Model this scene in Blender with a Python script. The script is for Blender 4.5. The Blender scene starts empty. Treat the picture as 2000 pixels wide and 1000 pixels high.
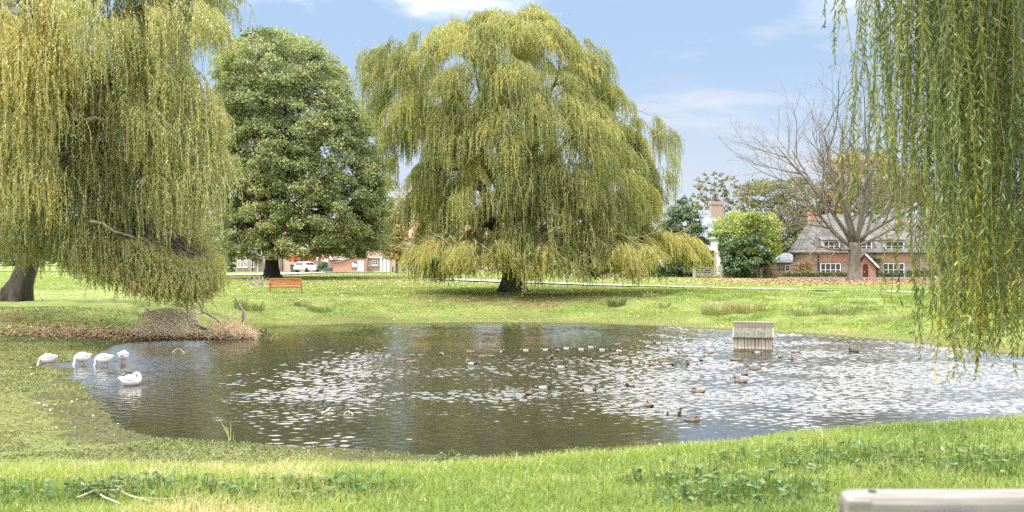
import bpy, math, random
import numpy as np
from mathutils import Vector
R = math.radians
SC = bpy.context.scene
random.seed(7)
RNG = np.random.default_rng(7)

# ---------------------------------------------------------------- camera, sky, sun
CAM_Z = 3.6
cd = bpy.data.cameras.new('camera')
cam = bpy.data.objects.new('camera', cd)
SC.collection.objects.link(cam)
cam.location = (0, 0, CAM_Z)
cam.rotation_euler = (R(90), 0, 0)
cd.sensor_width = 36
cd.lens = 36.0
cd.clip_start = 0.1
cd.clip_end = 3000
cd.dof.use_dof = True
cd.dof.focus_distance = 38
cd.dof.aperture_fstop = 3.4
SC.camera = cam

SUN_DIR = Vector((-0.36, -0.26, 0.88)).normalized()      # towards the sun
sd = bpy.data.lights.new('sun', 'SUN')
sd.energy = 2.7
sd.angle = R(2.5)
sd.color = (1.0, 0.95, 0.86)
sun = bpy.data.objects.new('sun', sd)
SC.collection.objects.link(sun)
sun.rotation_euler = SUN_DIR.to_track_quat('Z', 'Y').to_euler()

W = bpy.data.worlds.new('World')
SC.world = W
W.use_nodes = True
nt = W.node_tree
nt.nodes.clear()
def NN(nt, t, **kw):
    n = nt.nodes.new(t)
    for k, v in kw.items():
        if k.startswith('i_'):
            key = k[2:]
            key = int(key) if key.isdigit() else key
            n.inputs[key].default_value = v
        else:
            setattr(n, k, v)
    return n
sky = NN(nt, 'ShaderNodeTexSky', sky_type='NISHITA')
sky.sun_disc = False
sky.sun_elevation = math.asin(SUN_DIR.z)
sky.sun_rotation = math.atan2(SUN_DIR.x, SUN_DIR.y)
sky.air_density = 1.0
sky.dust_density = 1.6
sky.ozone_density = 1.5
tc = NN(nt, 'ShaderNodeTexCoord')
sx = NN(nt, 'ShaderNodeSeparateXYZ')
nt.links.new(tc.outputs['Generated'], sx.inputs[0])
ad = NN(nt, 'ShaderNodeMath', operation='ADD', i_1=0.13)
nt.links.new(sx.outputs[2], ad.inputs[0])
mx0 = NN(nt, 'ShaderNodeMath', operation='MAXIMUM', i_1=0.02)
nt.links.new(ad.outputs[0], mx0.inputs[0])
d1 = NN(nt, 'ShaderNodeMath', operation='DIVIDE'); d2 = NN(nt, 'ShaderNodeMath', operation='DIVIDE')
nt.links.new(sx.outputs[0], d1.inputs[0]); nt.links.new(mx0.outputs[0], d1.inputs[1])
nt.links.new(sx.outputs[1], d2.inputs[0]); nt.links.new(mx0.outputs[0], d2.inputs[1])
cb = NN(nt, 'ShaderNodeCombineXYZ', i_2=8.1)
nt.links.new(d1.outputs[0], cb.inputs[0]); nt.links.new(d2.outputs[0], cb.inputs[1])
nz = NN(nt, 'ShaderNodeTexNoise', i_Scale=1.5, i_Detail=9.0, i_Roughness=0.58, i_Distortion=0.25)
nt.links.new(cb.outputs[0], nz.inputs['Vector'])
cover = NN(nt, 'ShaderNodeMapRange', i_1=0.215, i_2=0.34, i_3=0.0, i_4=0.38)     # more cloud overhead than at eye level
nt.links.new(sx.outputs[2], cover.inputs[0])
sm = NN(nt, 'ShaderNodeMath', operation='ADD')
nt.links.new(nz.outputs[0], sm.inputs[0]); nt.links.new(cover.outputs[0], sm.inputs[1])
cr = NN(nt, 'ShaderNodeMapRange', i_1=0.51, i_2=0.74, i_3=0.0, i_4=0.9)
cr.interpolation_type = 'SMOOTHSTEP'
nt.links.new(sm.outputs[0], cr.inputs[0])
hz = NN(nt, 'ShaderNodeMapRange', i_1=0.0, i_2=0.21, i_3=0.85, i_4=0.0)          # pale band low down
hz.interpolation_type = 'SMOOTHSTEP'
nt.links.new(sx.outputs[2], hz.inputs[0])
tint = NN(nt, 'ShaderNodeMix', data_type='RGBA', blend_type='MIX')
tint.inputs[7].default_value = (1.68, 2.33, 3.25, 1)
tint.inputs[0].default_value = 0.88
nt.links.new(sky.outputs[0], tint.inputs[6])
m1 = NN(nt, 'ShaderNodeMix', data_type='RGBA')
m1.inputs[7].default_value = (3.05, 3.15, 3.45, 1)
nt.links.new(hz.outputs[0], m1.inputs[0]); nt.links.new(tint.outputs[2], m1.inputs[6])
m2 = NN(nt, 'ShaderNodeMix', data_type='RGBA')
cc = NN(nt, 'ShaderNodeMix', data_type='RGBA')            # thin bright cloud overhead, softer low down
cc.inputs[6].default_value = (3.4, 3.45, 3.7, 1); cc.inputs[7].default_value = (15.0, 15.0, 15.2, 1)
ce = NN(nt, 'ShaderNodeMapRange', i_1=0.21, i_2=0.33); nt.links.new(sx.outputs[2], ce.inputs[0])
nt.links.new(ce.outputs[0], cc.inputs[0]); nt.links.new(cc.outputs[2], m2.inputs[7])
nt.links.new(cr.outputs[0], m2.inputs[0]); nt.links.new(m1.outputs[2], m2.inputs[6])
bg = NN(nt, 'ShaderNodeBackground', i_Strength=0.15)
nt.links.new(m2.outputs[2], bg.inputs[0])
wo = NN(nt, 'ShaderNodeOutputWorld')
nt.links.new(bg.outputs[0], wo.inputs[0])

SC.view_settings.view_transform = 'Standard'
SC.view_settings.look = 'None'
SC.view_settings.exposure = 0.85
SC.view_settings.gamma = 1.0
SC.cycles.use_denoising = False
SC.cycles.max_bounces = 6
SC.cycles.diffuse_bounces = 3
SC.cycles.transmission_bounces = 4
SC.cycles.transparent_max_bounces = 4
SC.cycles.sample_clamp_indirect = 4
SC.cycles.sample_clamp_direct = 6

# ---------------------------------------------------------------- helpers
COL = SC.collection
def tag(o, label=None, cat=None, group=None, kind=None):
    if label: o['label'] = label
    if cat: o['category'] = cat
    if group: o['group'] = group
    if kind: o['kind'] = kind
    return o
def empty(name, loc, rz=0):
    o = bpy.data.objects.new(name, None)
    COL.objects.link(o)
    o.location = loc; o.rotation_euler = (0, 0, rz)
    o.empty_display_size = 0.2
    return o
def link(name, me, mat=None, parent=None, smooth=False):
    o = bpy.data.objects.new(name, me)
    COL.objects.link(o)
    if mat is not None:
        for m in (mat if isinstance(mat, (list, tuple)) else [mat]):
            me.materials.append(m)
    if parent is not None: o.parent = parent
    if smooth:
        me.polygons.foreach_set('use_smooth', np.ones(len(me.polygons), dtype=bool))
    return o
def mesh_np(name, V, F, attrs=None, cols=None, mids=None):
    """V (n,3); F (m,k) one face size."""
    V = np.ascontiguousarray(V, dtype=np.float32); F = np.ascontiguousarray(F, dtype=np.int32)
    me = bpy.data.meshes.new(name)
    m, k = F.shape
    me.vertices.add(len(V)); me.vertices.foreach_set('co', V.ravel())
    me.loops.add(m * k); me.loops.foreach_set('vertex_index', F.ravel())
    me.polygons.add(m)
    me.polygons.foreach_set('loop_start', np.arange(0, m * k, k, dtype=np.int32))
    if mids is not None: me.polygons.foreach_set('material_index', np.asarray(mids, dtype=np.int32))
    me.update(calc_edges=True)
    for n_, a in (attrs or {}).items():
        at_ = me.attributes.new(n_, 'FLOAT', 'POINT')
        at_.data.foreach_set('value', np.ascontiguousarray(a, dtype=np.float32))
    for n_, a in (cols or {}).items():
        at_ = me.attributes.new(n_, 'FLOAT_COLOR', 'POINT')
        at_.data.foreach_set('color', np.ascontiguousarray(a, dtype=np.float32).ravel())
    return me
class MB:
    def __init__(s): s.v = []; s.f = []; s.m = []
    def add(s, vs, fs, mi=0):
        b = len(s.v); s.v += [tuple(v) for v in vs]
        s.f += [tuple(b + i for i in f) for f in fs]; s.m += [mi] * len(fs); return s
    def box(s, x0, x1, y0, y1, z0, z1, mi=0):
        vs = [(x0,y0,z0),(x1,y0,z0),(x1,y1,z0),(x0,y1,z0),(x0,y0,z1),(x1,y0,z1),(x1,y1,z1),(x0,y1,z1)]
        return s.add(vs, [(0,3,2,1),(4,5,6,7),(0,1,5,4),(1,2,6,5),(2,3,7,6),(3,0,4,7)], mi)
    def bar(s, a, b, w, h, mi=0, up=(0,0,1)):
        a = Vector(a); b = Vector(b); t = (b - a).normalized(); u = Vector(up)
        if abs(t.dot(u)) > .95: u = Vector((1,0,0))
        x = t.cross(u).normalized(); u = x.cross(t).normalized()
        vs = []
        for p in (a, b):
            for i, j in ((-1,-1),(1,-1),(1,1),(-1,1)): vs.append(p + x*w*.5*i + u*h*.5*j)
        return s.add(vs, [(0,1,2,3),(7,6,5,4),(0,4,5,1),(1,5,6,2),(2,6,7,3),(3,7,4,0)], mi)
    def prism(s, poly, y0, y1, mi=0):
        """poly of (x,z), extruded along y"""
        n = len(poly)
        vs = [(x, y0, z) for x, z in poly] + [(x, y1, z) for x, z in poly]
        fs = [tuple(range(n)), tuple(range(2*n-1, n-1, -1))] + [(i, i+n, (i+1) % n + n, (i+1) % n) for i in range(n)]
        return s.add(vs, fs, mi)
    def prism_x(s, poly, x0, x1, mi=0):
        """poly of (y,z), extruded along x"""
        n = len(poly)
        vs = [(x0, y, z) for y, z in poly] + [(x1, y, z) for y, z in poly]
        fs = [tuple(range(n-1, -1, -1)), tuple(range(n, 2*n))] + [((i+1) % n, (i+1) % n + n, i+n, i) for i in range(n)]
        return s.add(vs, fs, mi)
    def tube(s, pts, rad, n=8, mi=0, flat=1.0):
        V, F = tube_np([np.array(p, float) for p in pts], rad, n, flat)
        return s.add(V.tolist(), F, mi)
    def cyl_y(s, cx, cz, r, y0, y1, n=16, mi=0):
        return s.prism([(cx + r*math.cos(2*math.pi*i/n), cz + r*math.sin(2*math.pi*i/n)) for i in range(n)], y0, y1, mi)
    def build(s, name, mat, parent=None, smooth=False, bevel=0):
        me = bpy.data.meshes.new(name); me.from_pydata(s.v, [], s.f)
        me.polygons.foreach_set('material_index', s.m)
        o = link(name, me, mat, parent, smooth)
        if bevel:
            b = o.modifiers.new('b', 'BEVEL'); b.width = bevel; b.segments = 2; b.limit_method = 'ANGLE'
        return o
def tube_np(pts, rad, n=6, flat=1.0):
    P = np.array(pts, float); k = len(P)
    if np.isscalar(rad): rad = [rad]*k
    T = np.gradient(P, axis=0); T /= np.linalg.norm(T, axis=1)[:, None] + 1e-9
    u = np.array([0, 0, 1.0]) if abs(T[0, 2]) < .9 else np.array([1.0, 0, 0])
    V = []; F = []
    a = np.arange(n)*2*math.pi/n
    for i in range(k):
        u = u - T[i]*u.dot(T[i]); u /= np.linalg.norm(u)+1e-9
        w = np.cross(T[i], u)
        V.append(P[i] + rad[i]*(np.cos(a)[:, None]*u*flat + np.sin(a)[:, None]*w))
    V = np.concatenate(V)
    for i in range(k-1):
        for j in range(n):
            j2 = (j+1) % n
            F.append((i*n+j, i*n+j2, (i+1)*n+j2, (i+1)*n+j))
    F.append(tuple(range(n-1, -1, -1))); F.append(tuple(range((k-1)*n, k*n)))
    return V, F
def wig(a, b, k=5, amp=.1, sag=0.0, rs=None):
    rs = rs or RNG
    a = np.array(a, float); b = np.array(b, float); L = np.linalg.norm(b-a)
    t = np.linspace(0, 1, k)[:, None]
    P = a + (b-a)*t
    P[1:-1] += rs.normal(0, amp*L, (k-2, 3))
    P[:, 2] += -4*sag*L*(t*(t-1))[:, 0]
    return P
def sstep(x):
    x = np.clip(x, 0, 1); return x*x*(3-2*x)
_T = np.random.default_rng(3).random((256, 256))
def vn(x, y):
    xi = np.floor(x).astype(int); yi = np.floor(y).astype(int)
    fx = sstep(x-xi); fy = sstep(y-yi)
    g = lambda i, j: _T[(xi+i) % 256, (yi+j) % 256]
    return (g(0,0)*(1-fx)+g(1,0)*fx)*(1-fy) + (g(0,1)*(1-fx)+g(1,1)*fx)*fy
def fbm(x, y, o=4):
    s = 0; a = .5
    for i in range(o): s = s + a*vn(x*2**i+17*i, y*2**i+5*i); a *= .5
    return s

# ---------------------------------------------------------------- materials
def mat(name):
    m = bpy.data.materials.new(name); m.use_nodes = True
    m.node_tree.nodes.clear()
    o = m.node_tree.nodes.new('ShaderNodeOutputMaterial')
    return m, m.node_tree, o
def simple(name, col, rough=.7, metal=0, var=.25, scale=6, bump=.2, spec=.4, coat=0, stretch=(1,1,1)):
    """one colour, mottled by noise, with a noise bump"""
    m, t, o = mat(name)
    p = NN(t, 'ShaderNodeBsdfPrincipled', i_Roughness=rough, i_Metallic=metal)
    p.inputs['Specular IOR Level'].default_value = spec
    p.inputs['Coat Weight'].default_value = coat
    t.links.new(p.outputs[0], o.inputs[0])
    c = NN(t, 'ShaderNodeTexCoord'); mp = NN(t, 'ShaderNodeMapping'); mp.inputs['Scale'].default_value = stretch
    t.links.new(c.outputs['Object'], mp.inputs[0])
    n = NN(t, 'ShaderNodeTexNoise', i_Scale=scale, i_Detail=6.0, i_Roughness=.65)
    t.links.new(mp.outputs[0], n.inputs['Vector'])
    r = NN(t, 'ShaderNodeValToRGB')
    r.color_ramp.elements[0].position = .3; r.color_ramp.elements[1].position = .7
    r.color_ramp.elements[0].color = tuple(c_*(1-var) for c_ in col)+(1,)
    r.color_ramp.elements[1].color = tuple(min(1, c_*(1+var)) for c_ in col)+(1,)
    t.links.new(n.outputs[0], r.inputs[0]); t.links.new(r.outputs[0], p.inputs[0])
    if bump:
        b = NN(t, 'ShaderNodeBump', i_Strength=bump, i_Distance=.02)
        t.links.new(n.outputs[0], b.inputs['Height']); t.links.new(b.outputs[0], p.inputs['Normal'])
    return m
def ramp_mat(name, stops, attr='tint', transl=.3, rough=.55, gloss=.06, tcol=1.25):
    """leaf: colour from a per-leaf value; diffuse + light passing through + a little shine"""
    m, t, o = mat(name)
    a = NN(t, 'ShaderNodeAttribute', attribute_name=attr)
    r = NN(t, 'ShaderNodeValToRGB')
    el = r.color_ramp.elements
    el[0].position = stops[0][0]; el[0].color = stops[0][1]+(1,)
    el[1].position = stops[-1][0]; el[1].color = stops[-1][1]+(1,)
    for p_, c_ in stops[1:-1]:
        e = el.new(p_); e.color = c_+(1,)
    t.links.new(a.outputs['Fac'], r.inputs[0])
    d = NN(t, 'ShaderNodeBsdfDiffuse'); tr = NN(t, 'ShaderNodeBsdfTranslucent'); g = NN(t, 'ShaderNodeBsdfGlossy', i_Roughness=rough)
    g.inputs[0].default_value = (.9, .95, .9, 1)
    sc = NN(t, 'ShaderNodeMix', data_type='RGBA', blend_type='MULTIPLY'); sc.inputs[0].default_value = 1
    sc.inputs[7].default_value = (tcol, tcol*1.02, tcol*.6, 1)
    t.links.new(r.outputs[0], sc.inputs[6])
    t.links.new(r.outputs[0], d.inputs[0]); t.links.new(sc.outputs[2], tr.inputs[0])
    m1 = NN(t, 'ShaderNodeMixShader', i_0=transl); m2 = NN(t, 'ShaderNodeMixShader', i_0=gloss)
    t.links.new(d.outputs[0], m1.inputs[1]); t.links.new(tr.outputs[0], m1.inputs[2])
    t.links.new(m1.outputs[0], m2.inputs[1]); t.links.new(g.outputs[0], m2.inputs[2])
    t.links.new(m2.outputs[0], o.inputs[0])
    return m
def col_mat(name, rough=.6, spec=.3):
    m, t, o = mat(name)
    p = NN(t, 'ShaderNodeBsdfPrincipled', i_Roughness=rough); p.inputs['Specular IOR Level'].default_value = spec
    a = NN(t, 'ShaderNodeAttribute', attribute_name='col')
    n = NN(t, 'ShaderNodeTexNoise', i_Scale=60.0, i_Detail=3.0)
    c = NN(t, 'ShaderNodeTexCoord'); t.links.new(c.outputs['Object'], n.inputs['Vector'])
    mr = NN(t, 'ShaderNodeMapRange', i_1=.3, i_2=.7, i_3=.7, i_4=1.2); t.links.new(n.outputs[0], mr.inputs[0])
    x = NN(t, 'ShaderNodeMix', data_type='RGBA', blend_type='MULTIPLY'); x.inputs[0].default_value = 1
    t.links.new(a.outputs['Color'], x.inputs[6]); t.links.new(mr.outputs[0], x.inputs[7])
    t.links.new(x.outputs[2], p.inputs[0]); t.links.new(p.outputs[0], o.inputs[0])
    return m
def brick_mat(name, c1, c2, mortar, scale=1.0, patch=None):
    m, t, o = mat(name)
    p = NN(t, 'ShaderNodeBsdfPrincipled', i_Roughness=.9)
    c = NN(t, 'ShaderNodeTexCoord'); s = NN(t, 'ShaderNodeSeparateXYZ'); t.links.new(c.outputs['Object'], s.inputs[0])
    a = NN(t, 'ShaderNodeMath', operation='ADD'); t.links.new(s.outputs[0], a.inputs[0]); t.links.new(s.outputs[1], a.inputs[1])
    cb = NN(t, 'ShaderNodeCombineXYZ'); t.links.new(a.outputs[0], cb.inputs[0]); t.links.new(s.outputs[2], cb.inputs[1])
    b = NN(t, 'ShaderNodeTexBrick', i_Scale=scale)
    b.inputs['Color1'].default_value = c1+(1,); b.inputs['Color2'].default_value = c2+(1,); b.inputs['Mortar'].default_value = mortar+(1,)
    b.inputs['Mortar Size'].default_value = .012; b.inputs['Brick Width'].default_value = .24; b.inputs['Row Height'].default_value = .085
    t.links.new(cb.outputs[0], b.inputs['Vector'])
    n = NN(t, 'ShaderNodeTexNoise', i_Scale=1.3, i_Detail=8.0, i_Roughness=.7); t.links.new(c.outputs['Object'], n.inputs['Vector'])
    mr = NN(t, 'ShaderNodeMapRange', i_1=.38, i_2=.62, i_3=0.0, i_4=.75); t.links.new(n.outputs[0], mr.inputs[0])
    x = NN(t, 'ShaderNodeMix', data_type='RGBA'); x.inputs[7].default_value = (patch or mortar)+(1,)
    t.links.new(mr.outputs[0], x.inputs[0]); t.links.new(b.outputs[0], x.inputs[6]); t.links.new(x.outputs[2], p.inputs[0])
    t.links.new(p.outputs[0], o.inputs[0])
    return m
def tile_mat(name, c1, c2, row=.3):
    m, t, o = mat(name)
    p = NN(t, 'ShaderNodeBsdfPrincipled', i_Roughness=.85)
    c = NN(t, 'ShaderNodeTexCoord'); s = NN(t, 'ShaderNodeSeparateXYZ'); t.links.new(c.outputs['Object'], s.inputs[0])
    cb = NN(t, 'ShaderNodeCombineXYZ'); t.links.new(s.outputs[0], cb.inputs[0]); t.links.new(s.outputs[2], cb.inputs[1])
    b = NN(t, 'ShaderNodeTexBrick', i_Scale=1.0)
    b.inputs['Color1'].default_value = c1+(1,); b.inputs['Color2'].default_value = c2+(1,); b.inputs['Mortar'].default_value = tuple(v*.5 for v in c1)+(1,)
    b.inputs['Mortar Size'].default_value = .02; b.inputs['Brick Width'].default_value = row; b.inputs['Row Height'].default_value = row*.7
    t.links.new(cb.outputs[0], b.inputs['Vector'])
    n = NN(t, 'ShaderNodeTexNoise', i_Scale=.9, i_Detail=8.0); t.links.new(c.outputs['Object'], n.inputs['Vector'])
    mr = NN(t, 'ShaderNodeMapRange', i_1=.35, i_2=.65, i_3=.65, i_4=1.25); t.links.new(n.outputs[0], mr.inputs[0])
    x = NN(t, 'ShaderNodeMix', data_type='RGBA', blend_type='MULTIPLY'); x.inputs[0].default_value = 1
    t.links.new(b.outputs[0], x.inputs[6]); t.links.new(mr.outputs[0], x.inputs[7]); t.links.new(x.outputs[2], p.inputs[0])
    t.links.new(p.outputs[0], o.inputs[0])
    return m
M = {}
M['white'] = simple('white_paint', (.78,.78,.76), .5, var=.06)
M['glass'] = simple('window_glass', (.03,.035,.04), .08, var=.5, scale=1.5, bump=0, spec=.8)
M['brick'] = brick_mat('old_brick', (.36,.20,.14), (.27,.155,.12), (.38,.33,.28), patch=(.34,.27,.22))
M['brick_orange'] = brick_mat('orange_brick', (.44,.21,.14), (.37,.18,.12), (.42,.30,.24), patch=(.46,.24,.17))
M['brick_pale'] = brick_mat('pale_brick', (.50,.33,.25), (.43,.28,.21), (.50,.44,.37), patch=(.50,.40,.33))
M['stone'] = brick_mat('brown_stone', (.36,.30,.24), (.30,.25,.20), (.42,.37,.31), patch=(.38,.30,.24))
M['roof'] = tile_mat('plain_roof_tiles', (.145,.135,.13), (.19,.175,.165))
M['slate'] = tile_mat('slate', (.20,.225,.25), (.25,.275,.30), .4)
M['redtile'] = tile_mat('red_tiles', (.36,.20,.15), (.42,.26,.20))
M['render'] = simple('white_render', (.70,.71,.72), .9, var=.08, scale=3)
M['bark'] = simple('bark', (.115,.095,.075), .95, var=.45, scale=9, bump=1.0, stretch=(1,1,.22))
M['bark_dark'] = simple('dark_bark', (.052,.044,.034), .95, var=.6, scale=5, bump=1.0, stretch=(1,1,.22))
M['bark_grey'] = simple('grey_bark', (.15,.135,.105), .95, var=.4, scale=6, bump=.8, stretch=(1,1,.3))
M['twig'] = simple('olive_twig', (.33,.29,.13), .8, var=.3, scale=4, bump=0)
M['twig_pale'] = simple('bleached_twig', (.74,.64,.45), .8, var=.3, scale=4, bump=0)
M['twig_dry'] = simple('dry_twig', (.68,.50,.32), .85, var=.4, scale=3, bump=0)
M['branch_bare'] = simple('dead_wood', (.40,.34,.27), .85, var=.3, scale=12, bump=.4, stretch=(1,1,.3))
M['bench'] = simple('weathered_orange_wood', (.38,.14,.055), .6, var=.35, scale=14, bump=.3, stretch=(.15,1,1))
M['bench_grey'] = simple('silvered_wood', (.20,.185,.17), .8, var=.45, scale=16, bump=.3, stretch=(.1,1,1))
M['wood_grey'] = simple('grey_gate_wood', (.36,.31,.25), .8, var=.25, scale=12, bump=.3)
M['plank'] = simple('duck_house_plank', (.43,.36,.30), .85, var=.3, scale=8, bump=.3, stretch=(1,1,.2))
M['plank_moss'] = simple('mossy_plank', (.11,.11,.07), .9, var=.5, scale=14)
M['corrug'] = simple('corrugated_moss', (.16,.165,.12), .9, var=.5, scale=7)
M['brass'] = simple('brass', (.75,.55,.2), .35, metal=.8, var=.1)
M['iron'] = simple('black_iron', (.02,.02,.022), .5, var=.2)
M['car'] = simple('white_car_paint', (.82,.83,.85), .25, var=.02, bump=0, coat=.8, spec=.5)
M['carglass'] = simple('car_glass', (.02,.025,.03), .05, var=.2, bump=0, spec=.9)
M['tyre'] = simple('tyre_rubber', (.02,.02,.02), .85)
M['rim'] = simple('alloy_rim', (.45,.46,.48), .35, metal=.7, var=.05)
M['red_lens'] = simple('red_lens', (.5,.02,.02), .25, var=.1, bump=0)
M['plate'] = simple('number_plate', (.75,.62,.12), .5, var=.05)
M['grey_paint'] = simple('grey_paint', (.58,.60,.61), .6, var=.06)
M['hedge_dark'] = ramp_mat('dark_leaf', [(0,(.020,.040,.015)),(.5,(.045,.08,.028)),(1,(.10,.15,.06))], transl=.15)
M['black_plastic'] = simple('dark_plastic', (.09,.10,.11), .5, var=.1)
M['tarmac'] = simple('pale_tarmac', (.27,.27,.265), .9, var=.12, scale=2)
M['soil'] = simple('soil', (.10,.07,.045), .95, var=.4, scale=5)
# ---------------------------------------------------------------- the ground
def w0(px, py, Y=None):
    """the point of the water (z=0) seen at a pixel"""
    Y = 2000*CAM_Z/(py-500.0); return ((px-1000)/2000*Y, Y)
SH = [(240,668),(330,663),(505,660),(522,641),(600,637),(700,634),(850,632),(1000,631),(1130,632),(1250,636),(1340,641),(1432,646),(1600,655),(1700,663),(1800,672),
      (1900,684),(2000,697),(2080,715),(2120,740),(2130,770),(2080,800),(2000,838),(1850,868),(1650,885),(1450,897),(1200,903),(1000,898),(860,888),(740,881),
      (600,873),(430,863),(330,858),(262,846),(225,820),(185,785),(170,760),(138,735),(150,719),(110,717),(62,715),(66,711),(150,706),(180,695),(214,680)]
SHORE = np.array([w0(*p) for p in SH])
def shore_d(x, y):
    """signed distance to the water's edge, positive on land"""
    x = np.asarray(x, float); y = np.asarray(y, float)
    dm = np.full(x.shape, 1e9); ins = np.zeros(x.shape, bool)
    n = len(SHORE)
    for i in range(n):
        ax, ay = SHORE[i]; bx, by = SHORE[(i+1) % n]
        ex, ey = bx-ax, by-ay
        t = np.clip(((x-ax)*ex+(y-ay)*ey)/(ex*ex+ey*ey), 0, 1)
        dm = np.minimum(dm, (x-ax-t*ex)**2+(y-ay-t*ey)**2)
        if ay != by:
            c = ((ay > y) != (by > y)) & (x < (bx-ax)*(y-ay)/(by-ay)+ax)
            ins ^= c
    d = np.sqrt(dm)
    d = np.where(ins, -d, d)
    return d + .55*(fbm(x*1.3+7, y*1.3, 3)-.44)*np.exp(-np.abs(d)/2)
def lip_z(x): return 1.70 + .27*sstep((x+1.0)/6.5)
def lip_y(x): return 8.6 + 1.2*sstep((x+1)/6.0)
def height(x, y, rough=True):
    x = np.asarray(x, float); y = np.asarray(y, float)
    d = shore_d(x, y)
    n1 = fbm(x*.35, y*.35, 3)-.45
    dd = d + n1*1.2
    flat = np.where(d > 0, .035*np.minimum(d, 8)+.012, -.9*sstep(-d/5)-.02)
    wf = 2.2 + 5.0*sstep((-10-x)/5)*sstep((50-y)/8)
    wr = 6.5 + 4.5*sstep((x-6)/10)
    base = 1.12 + .45*sstep((y-66)/28)*sstep((.12-x/np.maximum(y, 20))/.25) - .25*sstep((y-100)/40)*sstep((.0-x/np.maximum(y, 20))/.2)
    rise = base*sstep((dd-wf)/wr)*sstep((y-17)/9)
    near = lip_z(x)*sstep((lip_y(x)+6.2-y)/6.2) + .18*sstep((7-y)/4)
    far = np.maximum(rise, near)
    z = np.where(d > 0, flat*(1-sstep(far/1.0)) + far, np.maximum(flat, flat+0))
    if rough:
        land = sstep(d/1.5)
        z = z + land*(.10*(fbm(x*.8, y*.8, 3)-.45)*sstep((dd-wf)/4+near) + .035*(fbm(x*3, y*3, 3)-.45))
        # rougher bank on the far right
        rb = sstep((x-6)/6)*sstep((y-38)/6)*sstep((72-y)/8)*sstep((d-2)/2)
        z = z + rb*.45*(fbm(x*.9+9, y*.9, 3)-.42)
    return z
_YS = np.concatenate([np.linspace(3, 60, 1400), np.linspace(60, 260, 2000)])
def ground(px, py, ymin=12):
    """the point of the ground seen at a pixel (for laying things out)"""
    ys = _YS[_YS > ymin]; xs = (px-1000)/2000*ys
    z = np.maximum(height(xs, ys), 0)
    pr = 500+2000*(CAM_Z-z)/ys
    k = np.argmax(pr <= py)
    if pr[k] > py: k = len(ys)-1
    return float(xs[k]), float(ys[k]), float(z[k])
def gz(x, y): return float(height(np.array([x]), np.array([y]))[0])

nr, ncol = 760, 420
yy = np.concatenate([np.linspace(-14, 2, 30), np.geomspace(2.15, 430, nr-30)])
uu = np.linspace(-1, 1, ncol); uu = np.sign(uu)*np.abs(uu)**1.25*1.0
GX = uu[None, :]*(np.abs(yy)[:, None]*.78+14); GY = np.repeat(yy[:, None], ncol, 1)
GZ = height(GX, GY)
GZ = GZ + 6*sstep((GY-260)/150)
D = shore_d(GX, GY)
V = np.stack([GX, GY, GZ], -1).reshape(-1, 3)
i = (np.arange(nr-1)[:, None]*ncol+np.arange(ncol-1)[None, :]).ravel()
F = np.stack([i, i+1, i+1+ncol, i+ncol], 1)
n2 = fbm(GX*.5+3, GY*.5, 4)
Uu = GX/np.maximum(GY, 10)
nearm = sstep((lip_y(GX)+1.2-GY)/2.0)
mud = (1-sstep((D-1.2-3.2*sstep((-8-GX)/4)*sstep((48-GY)/6)+(n2-.45)*5)/3.5))*(1-nearm)
mud = np.maximum(mud, .75*sstep((GY-lip_y(GX)-1)/3)*sstep((19-GY)/3)*(D < 8)*(1-nearm))
def blob(cx, cy, rx, ry, x=GX, y=GY, soft=.5):
    r = np.sqrt(((x-cx)/rx)**2+((y-cy)/ry)**2)+(n2-.45)*.9
    return 1-sstep((r-1+soft)/soft)
litter = np.maximum.reduce([.75*blob(-15.5, 45.5, 4.5, 2.6), .5*blob(-23, 46, 5, 3), .75*blob(0, 62, 7, 2.6), .8*blob(-18, 92, 16, 7),
                            1.0*blob(36, 98, 15, 9.0), .55*blob(-3, 70, 8, 4)])
dry = sstep((fbm(GX*.9+40, GY*.9, 4)-.52)/.12)
me = mesh_np('ground', V, F, attrs={'wet': (1-sstep((D-.1-1.1*sstep((n2-.42)/.15)*(GY < 36))/.5)).ravel(), 'mud': mud.ravel(), 'litter': litter.ravel(), 'dry': dry.ravel()})
m, t, o = mat('meadow')
p = NN(t, 'ShaderNodeBsdfPrincipled', i_Roughness=.95); p.inputs['Specular IOR Level'].default_value = .15
g = NN(t, 'ShaderNodeNewGeometry')
n1 = NN(t, 'ShaderNodeTexNoise', i_Scale=.55, i_Detail=10.0, i_Roughness=.7)
n3 = NN(t, 'ShaderNodeTexNoise', i_Scale=9.0, i_Detail=6.0, i_Roughness=.75)
for q in (n1, n3): t.links.new(g.outputs['Position'], q.inputs['Vector'])
def ramp(t, src, stops):
    r = NN(t, 'ShaderNodeValToRGB'); e = r.color_ramp.elements
    e[0].position, e[0].color = stops[0][0], stops[0][1]+(1,); e[1].position, e[1].color = stops[-1][0], stops[-1][1]+(1,)
    for a, b in stops[1:-1]:
        q = e.new(a); q.color = b+(1,)
    t.links.new(src, r.inputs[0]); return r.outputs[0]
def mixc(t, f, a, b, ty='MIX'):
    x = NN(t, 'ShaderNodeMix', data_type='RGBA', blend_type=ty)
    for s, k in ((f, 0), (a, 6), (b, 7)):
        if hasattr(s, 'is_linked') or hasattr(s, 'node'): t.links.new(s, x.inputs[k])
        else: x.inputs[k].default_value = s
    return x.outputs[2]
grass = ramp(t, n1.outputs[0], [(.3, (.11,.155,.038)), (.5, (.165,.215,.055)), (.62, (.21,.235,.072)), (.75, (.25,.24,.10))])
mudc = ramp(t, n3.outputs[0], [(.32, (.05,.045,.022)), (.48, (.12,.13,.042)), (.62, (.17,.18,.055)), (.75, (.26,.21,.11))])
litc = ramp(t, n3.outputs[0], [(.32, (.07,.045,.028)), (.5, (.19,.115,.065)), (.68, (.34,.21,.12))])
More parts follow.
